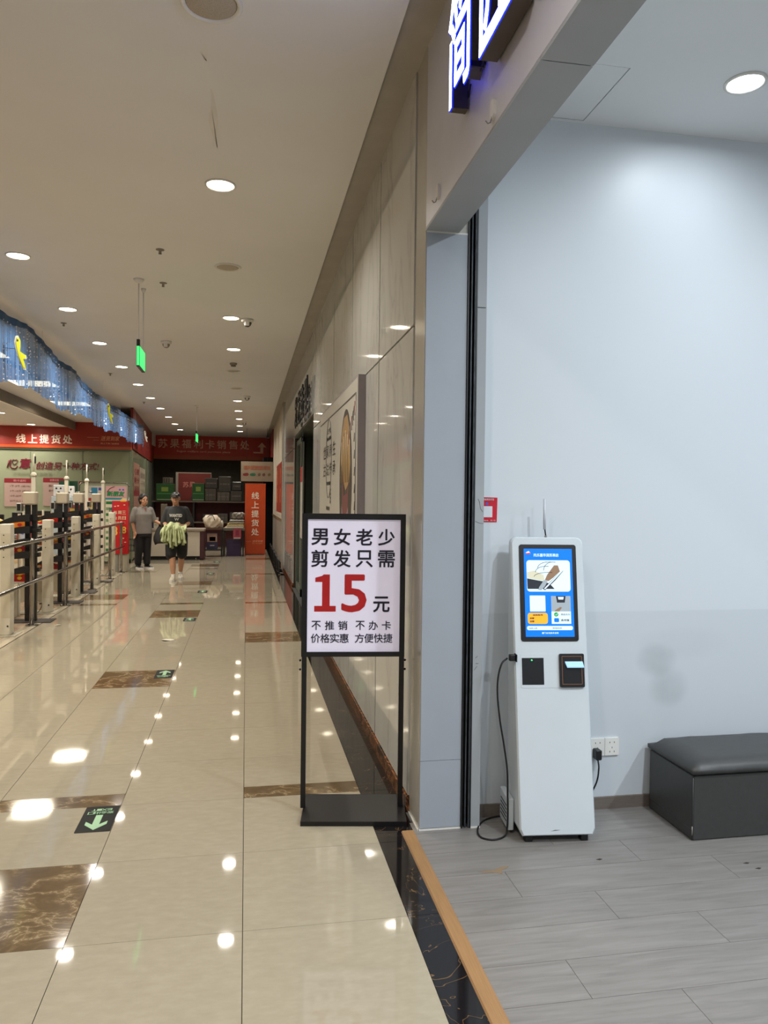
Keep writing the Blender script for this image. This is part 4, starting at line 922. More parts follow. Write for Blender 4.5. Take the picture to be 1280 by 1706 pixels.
# ------------------------------------------------------------------ security gates, tray stands, poles
def gate():
    t = thing('security_gate', '', 'security gate', (0, 0, 0), 'cream security gates along the checkouts')
    MB().bbox(-.055, .055, -.075, .075, .012, 1.22, .012, M_cream).build('column', t)
    MB().box(-.36, .12, -.14, .14, 0, .012, mat('cream_base', (176, 170, 152), .4)).build('base_plate', t)
    q = MB()
    for z in (1.1, 1.02, .94, .86): q.ico((-.012, -.0755, z), .007, M_dark, 5); q.ico((.046, -.04, z-.05), .005, M_dark, 5)
    q.ico((.03, -.0755, .11), .01, M_dark, 5); q.build('screw', t)
    MB().box(-.04, .055, -.0765, -.075, .2, 1.12, mat('cream_cover', (196, 188, 166), .4)).build('cover_strip', t)
    MB().tube(smooth([(-.05, .0, .9), (-.06, .02, .6), (-.05, .03, .45), (-.07, .0, .3), (-.05, -.03, .2), (-.06, -.05, .1), (-.1, -.06, .02), (-.18, -.05, .015)]), .005, 6, M_rubber).build('cable', t)
    return t
def stand(first):
    t = thing('tray_stand', '', 'display stand', (0, 0, 0), 'black tray stands between the gates')
    for x in (-.038, .038): MB().box(x-.026, x+.026, -.03, .03, .012, 1.42, M_blackp).build('post', t)
    MB().box(-.28, .26, -.14, .14, 0, .012, mat('dark_base_plate', (58, 54, 52), .5)).build('base_plate', t)
    for z, L in ((.60, .36), (.78, .42), (.93, .44), (1.08, .44), (1.22, .40)):
        q = MB(); n = 7; vs = []
        for k in range(n+1):
            s = k/n; x = -L*s+.02; zz = z-.06*s*s; hh = .085*(1-.8*s**2)
            vs += [(x, -.15, zz), (x, .15, zz), (x, .15, zz+hh), (x, -.15, zz+hh)]
        fs = [(0, 1, 2, 3), (4*n+3, 4*n+2, 4*n+1, 4*n)]
        for k in range(n):
            for j in range(4): a = 4*k+j; b = 4*k+(j+1) % 4; fs.append((a, a+4, b+4, b))
        q.add(vs, fs, M_blackp); q.box(.0, .10, -.05, .05, z+.01, z+.06, M_blackp); q.build('tray', t)
    h = MB(); h.bbox(-.085, .07, -.08, .08, 1.42, 1.58, .03, mat('cream_housing', (176, 164, 144), .45)); h.build('head_housing', t)
    q = MB(); q.bbox(-.16, -.10, -.05, .05, 1.34, 1.44, .008, mat('scanner_grey', (150, 150, 144), .3)); q.box(-.15, -.11, -.052, -.05, 1.35, 1.43, M_blackp); q.build('scanner', t)
    return t
g0 = gate()
gys = [(-2.57, 8.82), (-2.55, 10.46), (-2.56, 12.15), (-2.56, 13.75), (-2.56, 15.3), (-2.55, 7.1)]
gl = ['cream security gate nearest the left frame edge', 'cream security gate just beyond the first rail post', 'cream security gate behind the second rail post', 'cream security gate beside the third rail post', 'farthest cream security gate near the red promotion column', 'cream security gate outside the frame']
g0.location = (*gys[0], 0); g0['label'] = gl[0]
for (x, y), lb in list(zip(gys, gl))[1:]: copy_tree(g0, (x-gys[0][0], y-gys[0][1], 0), lb)
s0 = stand(True); sys_ = [(-2.57, 9.76), (-2.58, 11.42), (-2.60, 12.58), (-2.62, 14.1)]
sl_ = ['black stand of curved trays behind the first rail post, nearest of the four', 'black stand of curved trays, second from the camera', 'black stand of curved trays, third from the camera', 'farthest black stand of curved trays near the red column']
s0.location = (*sys_[0], 0); s0['label'] = sl_[0]
for (x, y), lb in list(zip(sys_, sl_))[1:]: copy_tree(s0, (x-sys_[0][0], y-sys_[0][1], 0), lb)
# packets lying in the tray racks: red and yellow printed packs on checkout shelves
def packs(k, x, y, z, cols, lb):
    t = thing('snack_pack', lb, 'snack pack', (x, y, z), 'bright snack packs by the tray stands')
    vs = []; fs = []; n = 8; q = MB()
    L = .34; hh = .12
    top = [(-L*.5+L*i/n, hh*(.9+.12*math.sin(i*1.9+k))) for i in range(n+1)]
    f = Fr((x, y, z), (1, 0, 0), (0, 0, 1))
    q.poly([(-L*.5, 0), (L*.5, 0)]+top[::-1], -.03, .03, flat(cols[0]), f); q.build('packet', t)
    q = MB(); q.poly([(a, b) for a, b in top]+[(a, b-.02) for a, b in top[::-1]], .03, .032, flat(cols[1]), f)
    for i in range(3): q.poly([(-.1+.09*i+.03*math.cos(j), .045+.022*math.sin(j)) for j in range(6)], .03, .033, flat(cols[2+i % 2]), f)
    q.build('packet_print', t)
i = 0
PC = [((188, 24, 28), (230, 180, 40), (230, 190, 40), (170, 110, 150)), ((150, 20, 26), (226, 214, 196), (220, 150, 40), (230, 226, 210)), ((206, 120, 34), (240, 220, 120), (180, 40, 30), (240, 230, 200))]
nm = ['lower', 'middle', 'upper']
for si_, (x, y) in enumerate(sys_):
    for j, z in enumerate((.45, .80, 1.12)):
        if si_ == 3 and j == 0: continue
        packs(i, x-.30, y+.35, z, PC[(si_+j) % 3], 'snack pack on the rack behind the %s tray stand, %s row' % (ORD[si_], nm[j])); i += 1
t_racks = []
for si_, (x, y) in enumerate(sys_):
    x -= .16; t = thing('checkout_rack', 'cream snack rack with shelves beyond the %s tray stand' % ORD[si_], 'shelf', (x-.3, y+.4, 0), 'cream snack racks at the checkouts')
    for z in (.44, .79, 1.11): MB().box(x-.5, x-.1, y+.25, y+.5, z-.012, z-.001, M_cream).build('shelf', t)
    for a in (-.5, -.11): MB().box(x+a, x+a+.012, y+.42, y+.5, 0, 1.3, M_cream).build('upright', t)
    MB().box(x-.488, x-.11, y+.25, y+.5, .0, .36, mat('cream_panel', (182, 174, 152), .45)).build('plinth', t)
# lane poles
def pole():
    t = thing('lane_pole', '', 'pole', (0, 0, 0), 'cream lane poles over the checkouts')
    MB().bbox(-.028, .028, -.025, .025, 0, 1.80, .008, M_cream).build('lower_tube', t)
    MB().lathe((0, 0, 1.80), [(.04, 0), (.045, .02), (.03, .05), (.014, .06)], 12, M_cream).build('collar', t)
    MB().tube([(0, 0, 1.85), (0, 0, 2.12)], .012, 8, M_cream).build('upper_tube', t)
    MB().box(.012, .028, -.008, .008, 1.98, 2.08, M_dark).build('indicator', t)
    return t
p0 = pole(); pys = [(-2.92, 11.2), (-2.92, 13.15), (-2.92, 14.75), (-2.92, 16.35), (-2.93, 9.5)]
pl_ = ['cream lane pole in front of the maroon slogan, left one', 'cream lane pole in front of the maroon slogan, right one', 'cream lane pole before the dark maroon board', 'farthest cream lane pole by the green promotion board', 'cream lane pole at the very left frame edge']
p0.location = (*pys[0], 0); p0['label'] = pl_[0]
for (x, y), lb in list(zip(pys, pl_))[1:]: copy_tree(p0, (x-pys[0][0], y-pys[0][1], 0), lb)
# checkout desks
def desk(x, y, label, tall):
    t = thing('checkout_desk', label, 'checkout', (x, y, 0), 'cream checkout desks')
    MB().bbox(x-.75, x+.25, y-.28, y+.28, .05, .84, .02, M_cream).build('cabinet', t)
    MB().box(x-.72, x+.22, y-.25, y+.25, 0, .05, M_dark).build('kickboard', t)
    MB().bbox(x-.78, x+.28, y-.31, y+.31, .84, .90, .015, mat('grey_worktop', (120, 122, 116), .35)).build('worktop', t)
    MB().box(x-.7, x+.2, y-.285, y-.28, .45, .50, mat('warm_strip', (206, 176, 140), .4)).build('front_strip', t)
    MB().bbox(x-.45, x-.12, y-.12, y-.06, .95, 1.22, .01, M_blackp).bbox(x-.30, x-.26, y-.05, y-.02, .9, 1.0, .005, M_dark).build('screen_unit', t)
for i, (x, y) in enumerate(pys[:4]): desk(x-.82, y+.02, 'cream checkout desk left of the %s lane pole' % ORD[i], True)
desk(pys[4][0]-.82, pys[4][1], 'cream checkout desk at the very left frame edge', True)
def selfk(x, y, label):
    t = thing('self_checkout', label, 'kiosk', (x, y, 0), 'white self checkout columns')
    MB().bbox(x-.12, x+.12, y-.06, y+.06, 0, 1.52, .02, mat('bluish_white', (170, 182, 188), .35)).build('column', t)
    MB().box(x-.07, x+.07, y-.0625, y-.06, 1.12, 1.44, M_blackp).build('screen', t)
    q = MB(); q.bbox(x-.09, x+.09, y-.05, y+.05, 1.52, 1.72, .02, mat('white_head', (206, 208, 210), .35)); q.build('head', t)
    q = MB()
    for dx in (-.035, .035): q.ico((x+dx, y-.051, 1.66), .016, M_blackp, 6)
    q.ico((x, y-.051, 1.60), .014, M_blackp, 6, (1.6, 1, .7)); q.build('camera_dot', t)
selfk(-3.42, 10.7, 'white self checkout with a face-like head at the left frame edge')
selfk(-3.16, 13.7, 'white self checkout with a face-like head between the two slogan poles')
selfk(-3.32, 15.2, 'farthest white self checkout with a face-like head')
def smallsign(x, y, z, w, h, label, a, b):
    t = thing('desk_placard', label, 'placard', (x, y, z), 'framed placards on the checkout desks')
    f = FRONT(y); q = MB(); q.poly(rrect(x-w/2, x+w/2, z, z+h, .015), -.01, 0, flat(a), f); o = q.build('frame', t)
    q = MB(); q.poly([(x-w/2+.02, z+.03), (x+w/2-.02, z+.03), (x+w/2-.02, z+h-.06), (x-w/2+.02, z+h-.06)], 0, .002, flat(b), f); q.poly([(x-.03+.04*math.cos(k), z+h*.4+.05*math.sin(k)) for k in range(6)], .002, .004, flat((80, 96, 160)), f); q.build('insert', o); MB().tube([(x, y+.02, 0), (x, y+.02, z+.05)], .008, 6, M_steel).build('stem', t)
smallsign(-2.98, 11.0, .9, .2, .36, 'red framed placard with pale insert beside the nearest lane pole', (156, 40, 32), (176, 178, 190))
smallsign(-2.72, 12.8, 1.05, .18, .34, 'red framed placard left of the second tray stand', (140, 50, 40), (186, 160, 80))
smallsign(-2.88, 14.9, 1.1, .22, .4, 'red framed placard with yellow insert near the metal hood', (150, 36, 34), (196, 176, 110))
t = thing('metal_hood', 'curved pale metal frame behind the third tray stand', 'stand', (-3.1, 15.6, 0))
MB().tube([(-3.35, 15.6, 0), (-3.35, 15.6, 1.5), (-3.28, 15.6, 1.6), (-3.1, 15.6, 1.62), (-2.98, 15.6, 1.62)], .014, 8, M_steel).build('bent_tube', t)
MB().bbox(-3.28, -3.04, 15.5, 15.56, 1.25, 1.58, .02, mat('bluish_white', (170, 182, 188))).build('box_panel', t)
t = thing('green_bottle_display', 'tall glossy green bottle-shaped display beyond the checkout rack', 'display', (-3.85, 17.4, 0))
MB().lathe((-3.85, 17.4, 0), [(.12, 0), (.13, .05), (.13, 1.35), (.08, 1.6), (.05, 1.8), (.05, 1.88)], 20, mat('bottle_green', (70, 150, 112), .15)).build('bottle', t)
MB().box(-4.05, -3.66, 17.52, 17.55, .1, 1.86, mat('dark_green_board', (34, 84, 60), .4)).build('backing', t)

# promotion board with pink top and red promotion column
fpb = FRONT(17.4)
t = thing('promotion_board', 'rounded metal framed promotion board, pink top and green price list', 'poster stand', (-3.05, 17.4, 0))
q = MB(); q.poly(rrect(-3.60, -2.56, .1, 1.83, .08, 6), -.03, -.01, mat('greenish_backing', (150, 158, 130), .4), fpb)
q.build('back_panel', t)
q = MB(); q.tube([fpb(a, b, 0) for a, b in rrect(-3.60, -2.56, .1, 1.83, .08, 6)+[(-2.56, 1.75)]], .012, 8, M_steel); q.build('frame_tube', t)
b_ = MB().poly([(-3.05, .2), (-2.60, .2), (-2.60, 1.76), (-3.05, 1.76)], 0, .004, flat((214, 206, 180)), fpb).poly([(-3.5, .2), (-3.12, .2), (-3.12, 1.76), (-3.5, 1.76)], 0, .004, flat((196, 190, 184)), fpb).build('poster_sheet', t)
q = MB(); q.poly([(-3.05, 1.50), (-2.60, 1.50), (-2.60, 1.76), (-3.05, 1.76)], .004, .006, flat((206, 160, 160)), fpb)
q.poly([(-3.05, 1.46), (-2.70, 1.46), (-2.70, 1.50), (-3.05, 1.50)], .004, .006, flat((30, 140, 160)), fpb); q.tube(smooth([fpb(a, b, .008) for a, b in ((-3.02, 1.62), (-2.96, 1.7), (-2.86, 1.75))]), .008, 5, flat((110, 30, 40)))
for a, b in ((-2.75, 1.68), (-2.68, 1.68)): q.poly([(a+.03*math.cos(k*PI/5)*(1 if k % 2 else .5), b+.03*math.sin(k*PI/5)*(1 if k % 2 else .5)) for k in range(10)], .006, .008, flat((50, 96, 190)), fpb)
put_text(q, '新朋友', fpb, -3.03, -2.66, 1.53, 1.65, .008, flat((20, 130, 70)), .05, slant=.2)
for i in range(9): q.box(-3.04, -2.82 if i % 3 else -2.66, 1.36-.13*i, 1.42-.13*i, .004, .007, flat((30, 110, 50) if i % 2 == 0 else (120, 150, 110)), lambda a, b, c: fpb(a, b, c))
put_text(q, '390', fpb, -2.98, -2.86, 1.20, 1.28, .008, flat((20, 80, 50)), .03); put_text(q, '680', fpb, -2.98, -2.86, .82, .9, .008, flat((20, 80, 50)), .03)
q.poly([(-3.35, 1.30), (-3.22, 1.30), (-3.22, 1.72), (-3.35, 1.72)], .004, .006, flat((40, 130, 170)), fpb); q.poly([(-3.2, 1.66), (-3.14, 1.66), (-3.14, 1.72), (-3.2, 1.72)], .004, .006, flat((70, 70, 150)), fpb)
q.build('poster_print', b_)
fpc = FRONT(16.0)
t = thing('promotion_column', 'red member day promotion column on a grey base at the end of the rail', 'promotion column', (-2.54, 16.3, 0))
MB().bbox(-2.675, -2.555, 16.02, 16.25, 0, .36, .01, mat('grey_base_block', (140, 140, 130), .4)).build('base_block', t)
MB().bbox(-2.55, -2.375, 16.02, 16.25, 0, .36, .01, mat('cream_base_block', (170, 162, 142), .4)).build('base_block', t)
b_ = MB().box(-2.68, -2.37, 16.0, 16.2, .36, 1.44, mat('promo_red', (188, 26, 32), .35)).build('red_panel', t)
q = MB(); cw = flat((232, 206, 170)); yl = flat((236, 180, 80))
row_text(q, '每周三', fpc, -2.65, -2.41, 1.17, 1.24, .003, cw, .012); row_text(q, '会员日', fpc, -2.65, -2.41, 1.06, 1.13, .003, cw, .012); put_text(q, '超值惊喜', fpc, -2.64, -2.42, .98, 1.02, .003, cw, .008)
put_text(q, '8', fpc, -2.665, -2.57, .74, .92, .003, yl, .03); put_text(q, '.8', fpc, -2.53, -2.40, .78, .92, .003, yl, .03)
q.poly([(-2.52, 1.43), (-2.40, 1.43), (-2.43, 1.47), (-2.5, 1.48)], 0, .004, yl, fpc); q.poly([(-2.68, .36), (-2.67, .36), (-2.67, 1.44), (-2.68, 1.44)], .001, .003, flat((90, 60, 140)), fpc)
for a, b in ((-2.62, 1.33), (-2.56, 1.34), (-2.44, 1.36), (-2.46, .68), (-2.42, .60), (-2.5, .52)): q.poly([(a-.025, b), (a, b+.012), (a+.025, b), (a, b-.012)], 0, .004, cw, fpc)
q.build('column_print', b_)
# small shopping trolley parked behind the woman
t = thing('shopping_trolley', 'small dark shopping trolley parked behind the woman in grey', 'trolley', (-2.42, 17.1, 0))
q = MB()
for k in range(5): q.tube([(-2.56+.06*k, 16.95, .35), (-2.56+.06*k, 16.95, .60)], .005, 5, M_dark)
for z in (.35, .47, .60): q.tube([(-2.58, 16.95, z), (-2.3, 16.95, z), (-2.3, 17.3, z), (-2.58, 17.3, z), (-2.58, 16.95, z)], .007, 6, M_dark)
q.build('basket', t)
for x, y in ((-2.55, 16.98), (-2.32, 16.98), (-2.32, 17.28)):
    q = MB(); q.tube([(x, y, .35), (x+.03, y, .1)], .008, 6, M_steel); q.build('leg', t); q = MB(); q.lathe((x+.02, y, .055), [(.05, 0), (.05, .025)], 14, M_rubber, axis='x'); q.build('wheel', t)
# ------------------------------------------------------------------ service desk and store room at the corridor end
Mdesk = mat('white_counter', (186, 176, 160), .35, var=.02)
t = thing('service_counter', 'long white service counter behind the two people', 'counter', (-1.7, 19.1, 0))
MB().bbox(-2.50, -1.02, 18.9, 19.5, .09, .70, .01, Mdesk).build('front_panel', t)
MB().box(-2.46, -1.10, 18.95, 19.45, 0, .09, M_dark).build('kickboard', t)
MB().bbox(-2.52, -1.0, 18.86, 19.52, .70, .765, .02, mat('grey_beige_top', (140, 128, 112), .4)).build('counter_top', t)
MB().bbox(-1.11, -1.0, 18.88, 19.5, 0.02, .70, .02, mat('dark_maroon_side', (62, 26, 34), .4)).build('side_panel', t)
q = MB(); q.ico((-1.2, 18.93, .03), .025, M_steel, 8); q.ico((-2.3, 18.93, .03), .025, M_steel, 8); q.build('castor', t)
def boxthing(name, label, cat, x0, x1, y0, y1, z0, z1, col, group=None, front=None, part='box_body', fpart='front_print'):
    t = thing(name, label, cat, ((x0+x1)/2, (y0+y1)/2, z0), group)
    b = MB().bbox(x0, x1, y0, y1, z0, z1, .008, flat(col, .5)).build(part, t)
    if front:
        f = FRONT(y0); q = MB()
        for a0, a1, b0, b1, c in front: q.box(x0+(x1-x0)*a0, x0+(x1-x0)*a1, z0+(z1-z0)*b0, z0+(z1-z0)*b1, .001, .004, flat(c), lambda a, b, cc: f(a, b, cc))
        q.build(fpart, b)
    return t
boxthing('storage_box', 'dark blue box standing on the service counter', 'box', -2.30, -2.13, 19.1, 19.3, .766, 1.02, (30, 32, 66), front=[(.1, .9, .6, .8, (90, 92, 110))])
boxthing('storage_box', 'upright white box on the service counter beside the woman\'s hand', 'box', -2.21, -2.10, 18.95, 19.05, .766, 1.03, (176, 166, 146), front=[(.2, .8, .3, .34, (120, 110, 96))])
boxthing('partition_panel', 'tall dull beige board standing behind the counter', 'panel', -2.08, -1.93, 19.3, 19.36, .766, 1.36, (104, 94, 78), front=[(.2, .6, .55, .57, (60, 50, 40)), (.2, .8, .1, .9, (98, 88, 74))])
t = thing('tape_dispenser', 'small clear dome container on the counter left of the boxes', 'container', (-2.405, 19.2, .766))
MB().lathe((-2.405, 19.2, .766), [(.06, 0), (.09, .08), (.09, .2), (.05, .3), (.02, .34)], 16, mat('clear_plastic', (128, 128, 112), .15)).build('jar', t); MB().lathe((-2.405, 19.2, 1.10), [(.03, 0), (.03, .03)], 10, M_steel).build('lid', t)
t = thing('side_table', 'dark metal trolley table carrying the white bag', 'table', (-.85, 20, 0))
MB().box(-1.12, -.6, 19.85, 20.3, .70, .735, mat('brown_table_top', (84, 58, 44), .5)).build('table_top', t)
for x in (-1.1, -.62):
    for y in (19.87, 20.27): MB().box(x-.015, x+.015, y-.015, y+.015, 0, .70, M_dark).build('leg', t)
MB().box(-1.1, -.62, 19.87, 20.27, .16, .18, M_dark).build('lower_shelf', t)
t = thing('work_table', 'grey topped work table with stacked plastic bags near the orange banner', 'table', (-.3, 20.2, 0))
MB().box(-.585, -.03, 19.95, 20.6, .675, .735, mat('grey_table_top', (92, 92, 80), .5)).build('table_top', t)
for x in (-.56, -.07):
    for y in (20.0, 20.55): MB().box(x-.015, x+.015, y-.015, y+.015, 0, .675, M_dark).build('leg', t)
def crumple(name, label, cat, c, r, col, seed, part='bag_body', group=None, n=20, amp=.22, parts=None):
    random.seed(seed); ph = [random.uniform(0, 6) for _ in range(8)]
    t = thing(name, label, cat, (c[0], c[1], c[2]-r[2]), group)
    q = MB(); vs = []; fs = []
    for j in range(n+1):
        th = PI*j/n
        for i in range(n):
            a = 2*PI*i/n; d = 1+amp*(math.sin(3*a+ph[0]+2*th)*.4+math.sin(7*a+ph[1])*math.sin(5*th+ph[2])*.5+math.sin(4*th+ph[3])*.2)
            z = max(-1, min(1, -math.cos(th)*1.15)) ; rr = math.sin(th)**.6 if 0 < j < n else .02
            vs.append((c[0]+r[0]*rr*d*math.cos(a), c[1]+r[1]*rr*d*math.sin(a), c[2]+r[2]*z*(1 if z < 0 else (1+.25*amp*math.sin(5*a+ph[4])*2))))
    for j in range(n):
        for i in range(n): k = (i+1) % n; fs.append((j*n+i, j*n+k, (j+1)*n+k, (j+1)*n+i))
    q.add(vs, fs, flat(col, .4), False); q.build(part, t)
    if parts: parts(t)
    return t
def tie(t):
    q = MB(); q.tube(smooth([(-.98, 19.88, 1.02), (-.92, 19.84, 1.07), (-.84, 19.86, 1.06), (-.8, 19.9, .95)]), .008, 6, M_dark); q.build('bag_handle', t)
crumple('plastic_bag', 'full white plastic bag standing on the brown side table', 'bag', (-.87, 20.05, .90), (.22, .16, .162), (206, 192, 168), 2, parts=tie)
crumple('plastic_bag', 'small white plastic bag beside the full one', 'bag', (-.655, 20.22, .83), (.07, .08, .09), (190, 186, 172), 4)
for i, (z, col) in enumerate([(.76, (186, 170, 140)), (.80, (196, 184, 156)), (.845, (176, 150, 66)), (.89, (150, 142, 128)), (.94, (136, 130, 118))]):
    t = thing('folded_bag', ['lowest flat bag of the stack on the work table', 'second flat bag from the bottom of the stack', 'yellow flat bag in the stack on the work table', 'grey flat bag above the yellow one', 'top flat bag of the stack on the work table'][i], 'bag', (-.3, 20.2, z-.02), 'flat bags stacked on the work table')
    cushion(-.55+.02*(i % 2)+.03*i, -.04, 20.0+.02*i, 20.5, z-.02, z+.012, flat(col), .004, 14, 8, .002).build('bag_body', t)
crumple('plastic_bag', 'grey bundle lying on top of the flat bag stack', 'bag', (-.2, 20.25, 1.055), (.17, .14, .085), (118, 112, 100), 9)
t = boxthing('product_poster', 'picture panel leaning under the dark trolley table', 'poster', -1.0, -.72, 19.95, 19.97, .19, .62, (50, 46, 70), front=[(.05, .95, .45, .95, (150, 120, 104)), (.25, .8, .5, .75, (176, 150, 140)), (.3, .7, .2, .26, (160, 156, 160))], part='panel_body')
boxthing('storage_box', 'dark purple box on the floor under the work table', 'box', -.5, -.12, 20.1, 20.5, 0, .42, (46, 30, 66), front=[(.2, .9, .7, .73, (70, 46, 90))])
boxthing('leaflet', 'red leaflet taped to the edge of the work table', 'leaflet', -.33, -.12, 19.92, 19.925, .47, .73, (150, 60, 76), front=[(.1, .9, .0, .1, (190, 180, 170)), (.3, .7, .3, .85, (120, 30, 50))], part='sheet')
boxthing('plastic_roll', 'pale roll leaning under the table beside the purple box', 'roll', -.60, -.54, 20.4, 20.46, 0, .62, (120, 110, 96))
# orange banner
fb_ = FRONT(20.6)
t = thing('floor_banner', 'tall orange pickup-point banner standing beside the dark doorway', 'banner', (.24, 20.6, 0))
MB().box(-.03, .515, 20.6, 20.66, 0.0, 1.92, mat('bright_orange_vinyl', (190, 72, 30), .35)).build('banner_sheet', t)
q = MB()
for i, ch in enumerate('线上提货处'): put_text(q, ch, fb_, .14, .34, 1.50-.245*i, 1.69-.245*i, .003, M_cwhite, .018)
put_text(q, '送货到家', fb_, .17, .45, .335, .395, .003, flat((240, 160, 120)), .012, slant=.2); put_text(q, '线上下单门店提货', fb_, .17, .44, .29, .315, .003, flat((240, 160, 120)), .02)
q.box(.0, .14, .355, .36, .002, .004, flat((240, 160, 120)), lambda a, b, c: fb_(a, b, c)); q.build('lettering', t)
MB().box(-.035, .52, 20.595, 20.60, 1.905, 1.925, M_orange).build('top_rail', t); MB().box(.0, .48, 20.56, 20.72, 0, .012, M_dark).build('foot', t)
# hanging board with vegetables
fh = FRONT(22.4)
t = thing('hanging_board', 'pale hanging board with vegetable pictures above the orange banner', 'sign', (.3, 22.4, 2.0))
b_ = MB().box(-.16, .78, 22.4, 22.44, 2.02, 2.60, mat('pale_board', (132, 116, 96), .5)).build('board', t)
q = MB(); row_text(q, '福利团购提货处', fh, -.08, .7, 2.36, 2.48, .003, flat((150, 84, 56)), .03)
for k, (a, c) in enumerate([(-.02, (110, 34, 26)), (.18, (36, 92, 60)), (.37, (92, 76, 56)), (.5, (96, 60, 46)), (.66, (100, 80, 50))]): q.poly([(a+(.09 if k < 2 else .045)*math.cos(j*.9), 2.22+.05*math.sin(j*.9)*(1+.2*math.sin(j*2))) for j in range(7)], .001, .004, flat(c), fh)
q.build('board_print', b_)
q = MB(); q.tube([(0, 22.42, 2.6), (0, 22.42, CEIL)], .005, 6, M_dark); q.tube([(.6, 22.42, 2.6), (.6, 22.42, CEIL)], .005, 6, M_dark); q.build('hanging_wire', t)
# back shelves with bundles
t = thing('back_shelf', 'dark storage shelving across the back of the service area', 'shelf', (-1.2, 23.8, 0))
for z in (.75, 1.38): MB().box(-2.8, .0, 23.5, 24.1, z, z+.035, mat('shelf_board', (92, 82, 70), .6)).build('shelf_board', t)
for x in (-2.8, -1.6, -.05): MB().box(x, x+.05, 23.55, 24.05, 0, 1.38, M_dark).build('upright', t)
MB().box(-2.75, -.05, 24.05, 24.1, 0, 1.37, mat('maroon_panel', (84, 30, 34), .6)).build('back_panel', t)
random.seed(11)
bund = []
for (x0, x1, z0, z1, col, lb) in [(-1.24, -.90, 1.417, 1.80, (66, 61, 54), 'grey packed bundle, left of the lower row on the back shelf'), (-.88, -.50, 1.417, 1.70, (79, 74, 66), 'pale packed bundle in the middle of the lower row'), (-.48, -.12, 1.417, 1.74, (57, 54, 48), 'dark grey packed bundle beside the hanging board'),
        (-1.24, -.86, 1.81, 2.12, (50, 47, 43), 'dark packed bundle, left of the upper row on the back shelf'), (-.84, -.46, 1.71, 2.18, (56, 53, 47), 'tall packed bundle topping the back shelf stack'), (-.44, -.14, 1.75, 2.02, (43, 41, 38), 'small dark packed bundle at the right end of the upper row'),
        (-.86, -.55, .786, 1.04, (74, 70, 64), 'grey parcel on the lower back shelf behind the white bag'), (-.50, -.2, .786, 1.08, (64, 61, 57), 'grey parcel on the lower back shelf behind the flat bags'), (-1.3, -1.0, .786, 1.02, (60, 57, 56), 'grey parcel on the lower back shelf right of the man')]:
    t = thing('packed_bundle', lb, 'bundle', ((x0+x1)/2, 23.7, z0), 'packed bundles on the back shelf')
    MB().bbox(x0, x1, 23.52, 23.95, z0, z1, .03, flat(col, .4)).build('bundle_body', t)
    q = MB(); 
    for s in (.3, .7): q.box(x0+(x1-x0)*s-.01, x0+(x1-x0)*s+.01, 23.512, 23.52, z0+.02, z1-.02, flat((52, 48, 44)))
    q.box(x0+.05, x1-.05, 23.512, 23.52, (z0+z1)/2-.02, (z0+z1)/2+.02, flat((96, 90, 80))); q.build('packing_strap', t)
for i, (x0, x1, z0, z1) in enumerate([(-2.66, -2.16, 1.46, 1.93), (-1.62, -1.26, 1.417, 1.96)]):
    t = boxthing('green_crate', ['green printed carton at the left end of the back shelf', 'stacked green carton right of the red poster'][i], 'carton', x0, x1, 23.55 if i else 23.4, 24.0, 1.417, z1, (20, 70, 22), front=[(.3, .7, .55, .8, (110, 130, 50)), (.05, .95, .05, .1, (120, 130, 110)), (.05, .95, .4, .44, (70, 130, 66))])
boxthing('shelf_box', 'small pale striped box above the green carton', 'box', -2.5, -2.22, 23.7, 23.9, 1.95, 2.12, (96, 88, 74), front=[(.1, .2, .1, .9, (40, 36, 30)), (.35, .45, .1, .9, (40, 36, 30)), (.6, .7, .1, .9, (40, 36, 30))])
frp = FRONT(24.6)
t = thing('red_wall_poster', 'faded red poster in a pale frame behind the man with the cap', 'poster', (-1.7, 24.6, 1.0))
MB().box(-2.2, -1.1, 24.6, 24.64, 1.05, 2.32, flat((140, 130, 116))).build('frame', t)
b_ = MB().box(-2.12, -1.12, 24.585, 24.6, 1.08, 2.29, flat((104, 34, 26))).build('poster_sheet', t)
q = MB(); q.poly([(0, 0), (1, 0), (1, 1)], 0, .001, flat((104, 34, 26)), lambda a, b, c: Vector((-1.5+a*.01, 24.584, 1.2+b*.01))); f5 = FRONT(24.584); row_text(q, '苏果', f5, -1.98, -1.6, 1.84, 2.02, .002, flat((180, 110, 96)), .02)
q.poly([(-1.6+.14*math.cos(k), 1.5+.2*math.sin(k)) for k in range(6)], .001, .004, flat((60, 54, 52)), f5); q.poly([(-1.45+.14*math.cos(k), 1.55+.26*math.sin(k)) for k in range(6)], .001, .003, flat((130, 112, 96)), f5); q.build('poster_print', b_)

# ------------------------------------------------------------------ people
def remesh(name, mb, parent, m, voxel=.012, sm=4, mats=None):
    """fuse overlapping limbs into one continuous surface"""
    me = mb.mesh('tmp'); o = bpy.data.objects.new('tmp', me); C.objects.link(o)
    r = o.modifiers.new('r', 'REMESH'); r.mode = 'VOXEL'; r.voxel_size = voxel; r.use_smooth_shade = True
    s = o.modifiers.new('s', 'SMOOTH'); s.iterations = sm; s.factor = .5
    d = bpy.context.evaluated_depsgraph_get(); n = bpy.data.meshes.new_from_object(o.evaluated_get(d)); n.name = name
    n.materials.clear(); n.materials.append(m)
    bpy.data.objects.remove(o); bpy.data.meshes.remove(me)
    q = bpy.data.objects.new(name, n); C.objects.link(q); q.parent = parent; q.matrix_parent_inverse = Matrix.Translation(-parent.location)
    return q
def limb(q, pts, r, fr, sx=1.0):
    """tapering limb through joints, ends rounded; sx flattens it front to back"""
    P = [fr(*p) for p in pts]
    q.tube(P, r, 12, M_skin)
    for p, rr in zip(P, r): q.ico(p, rr, M_skin, 8)
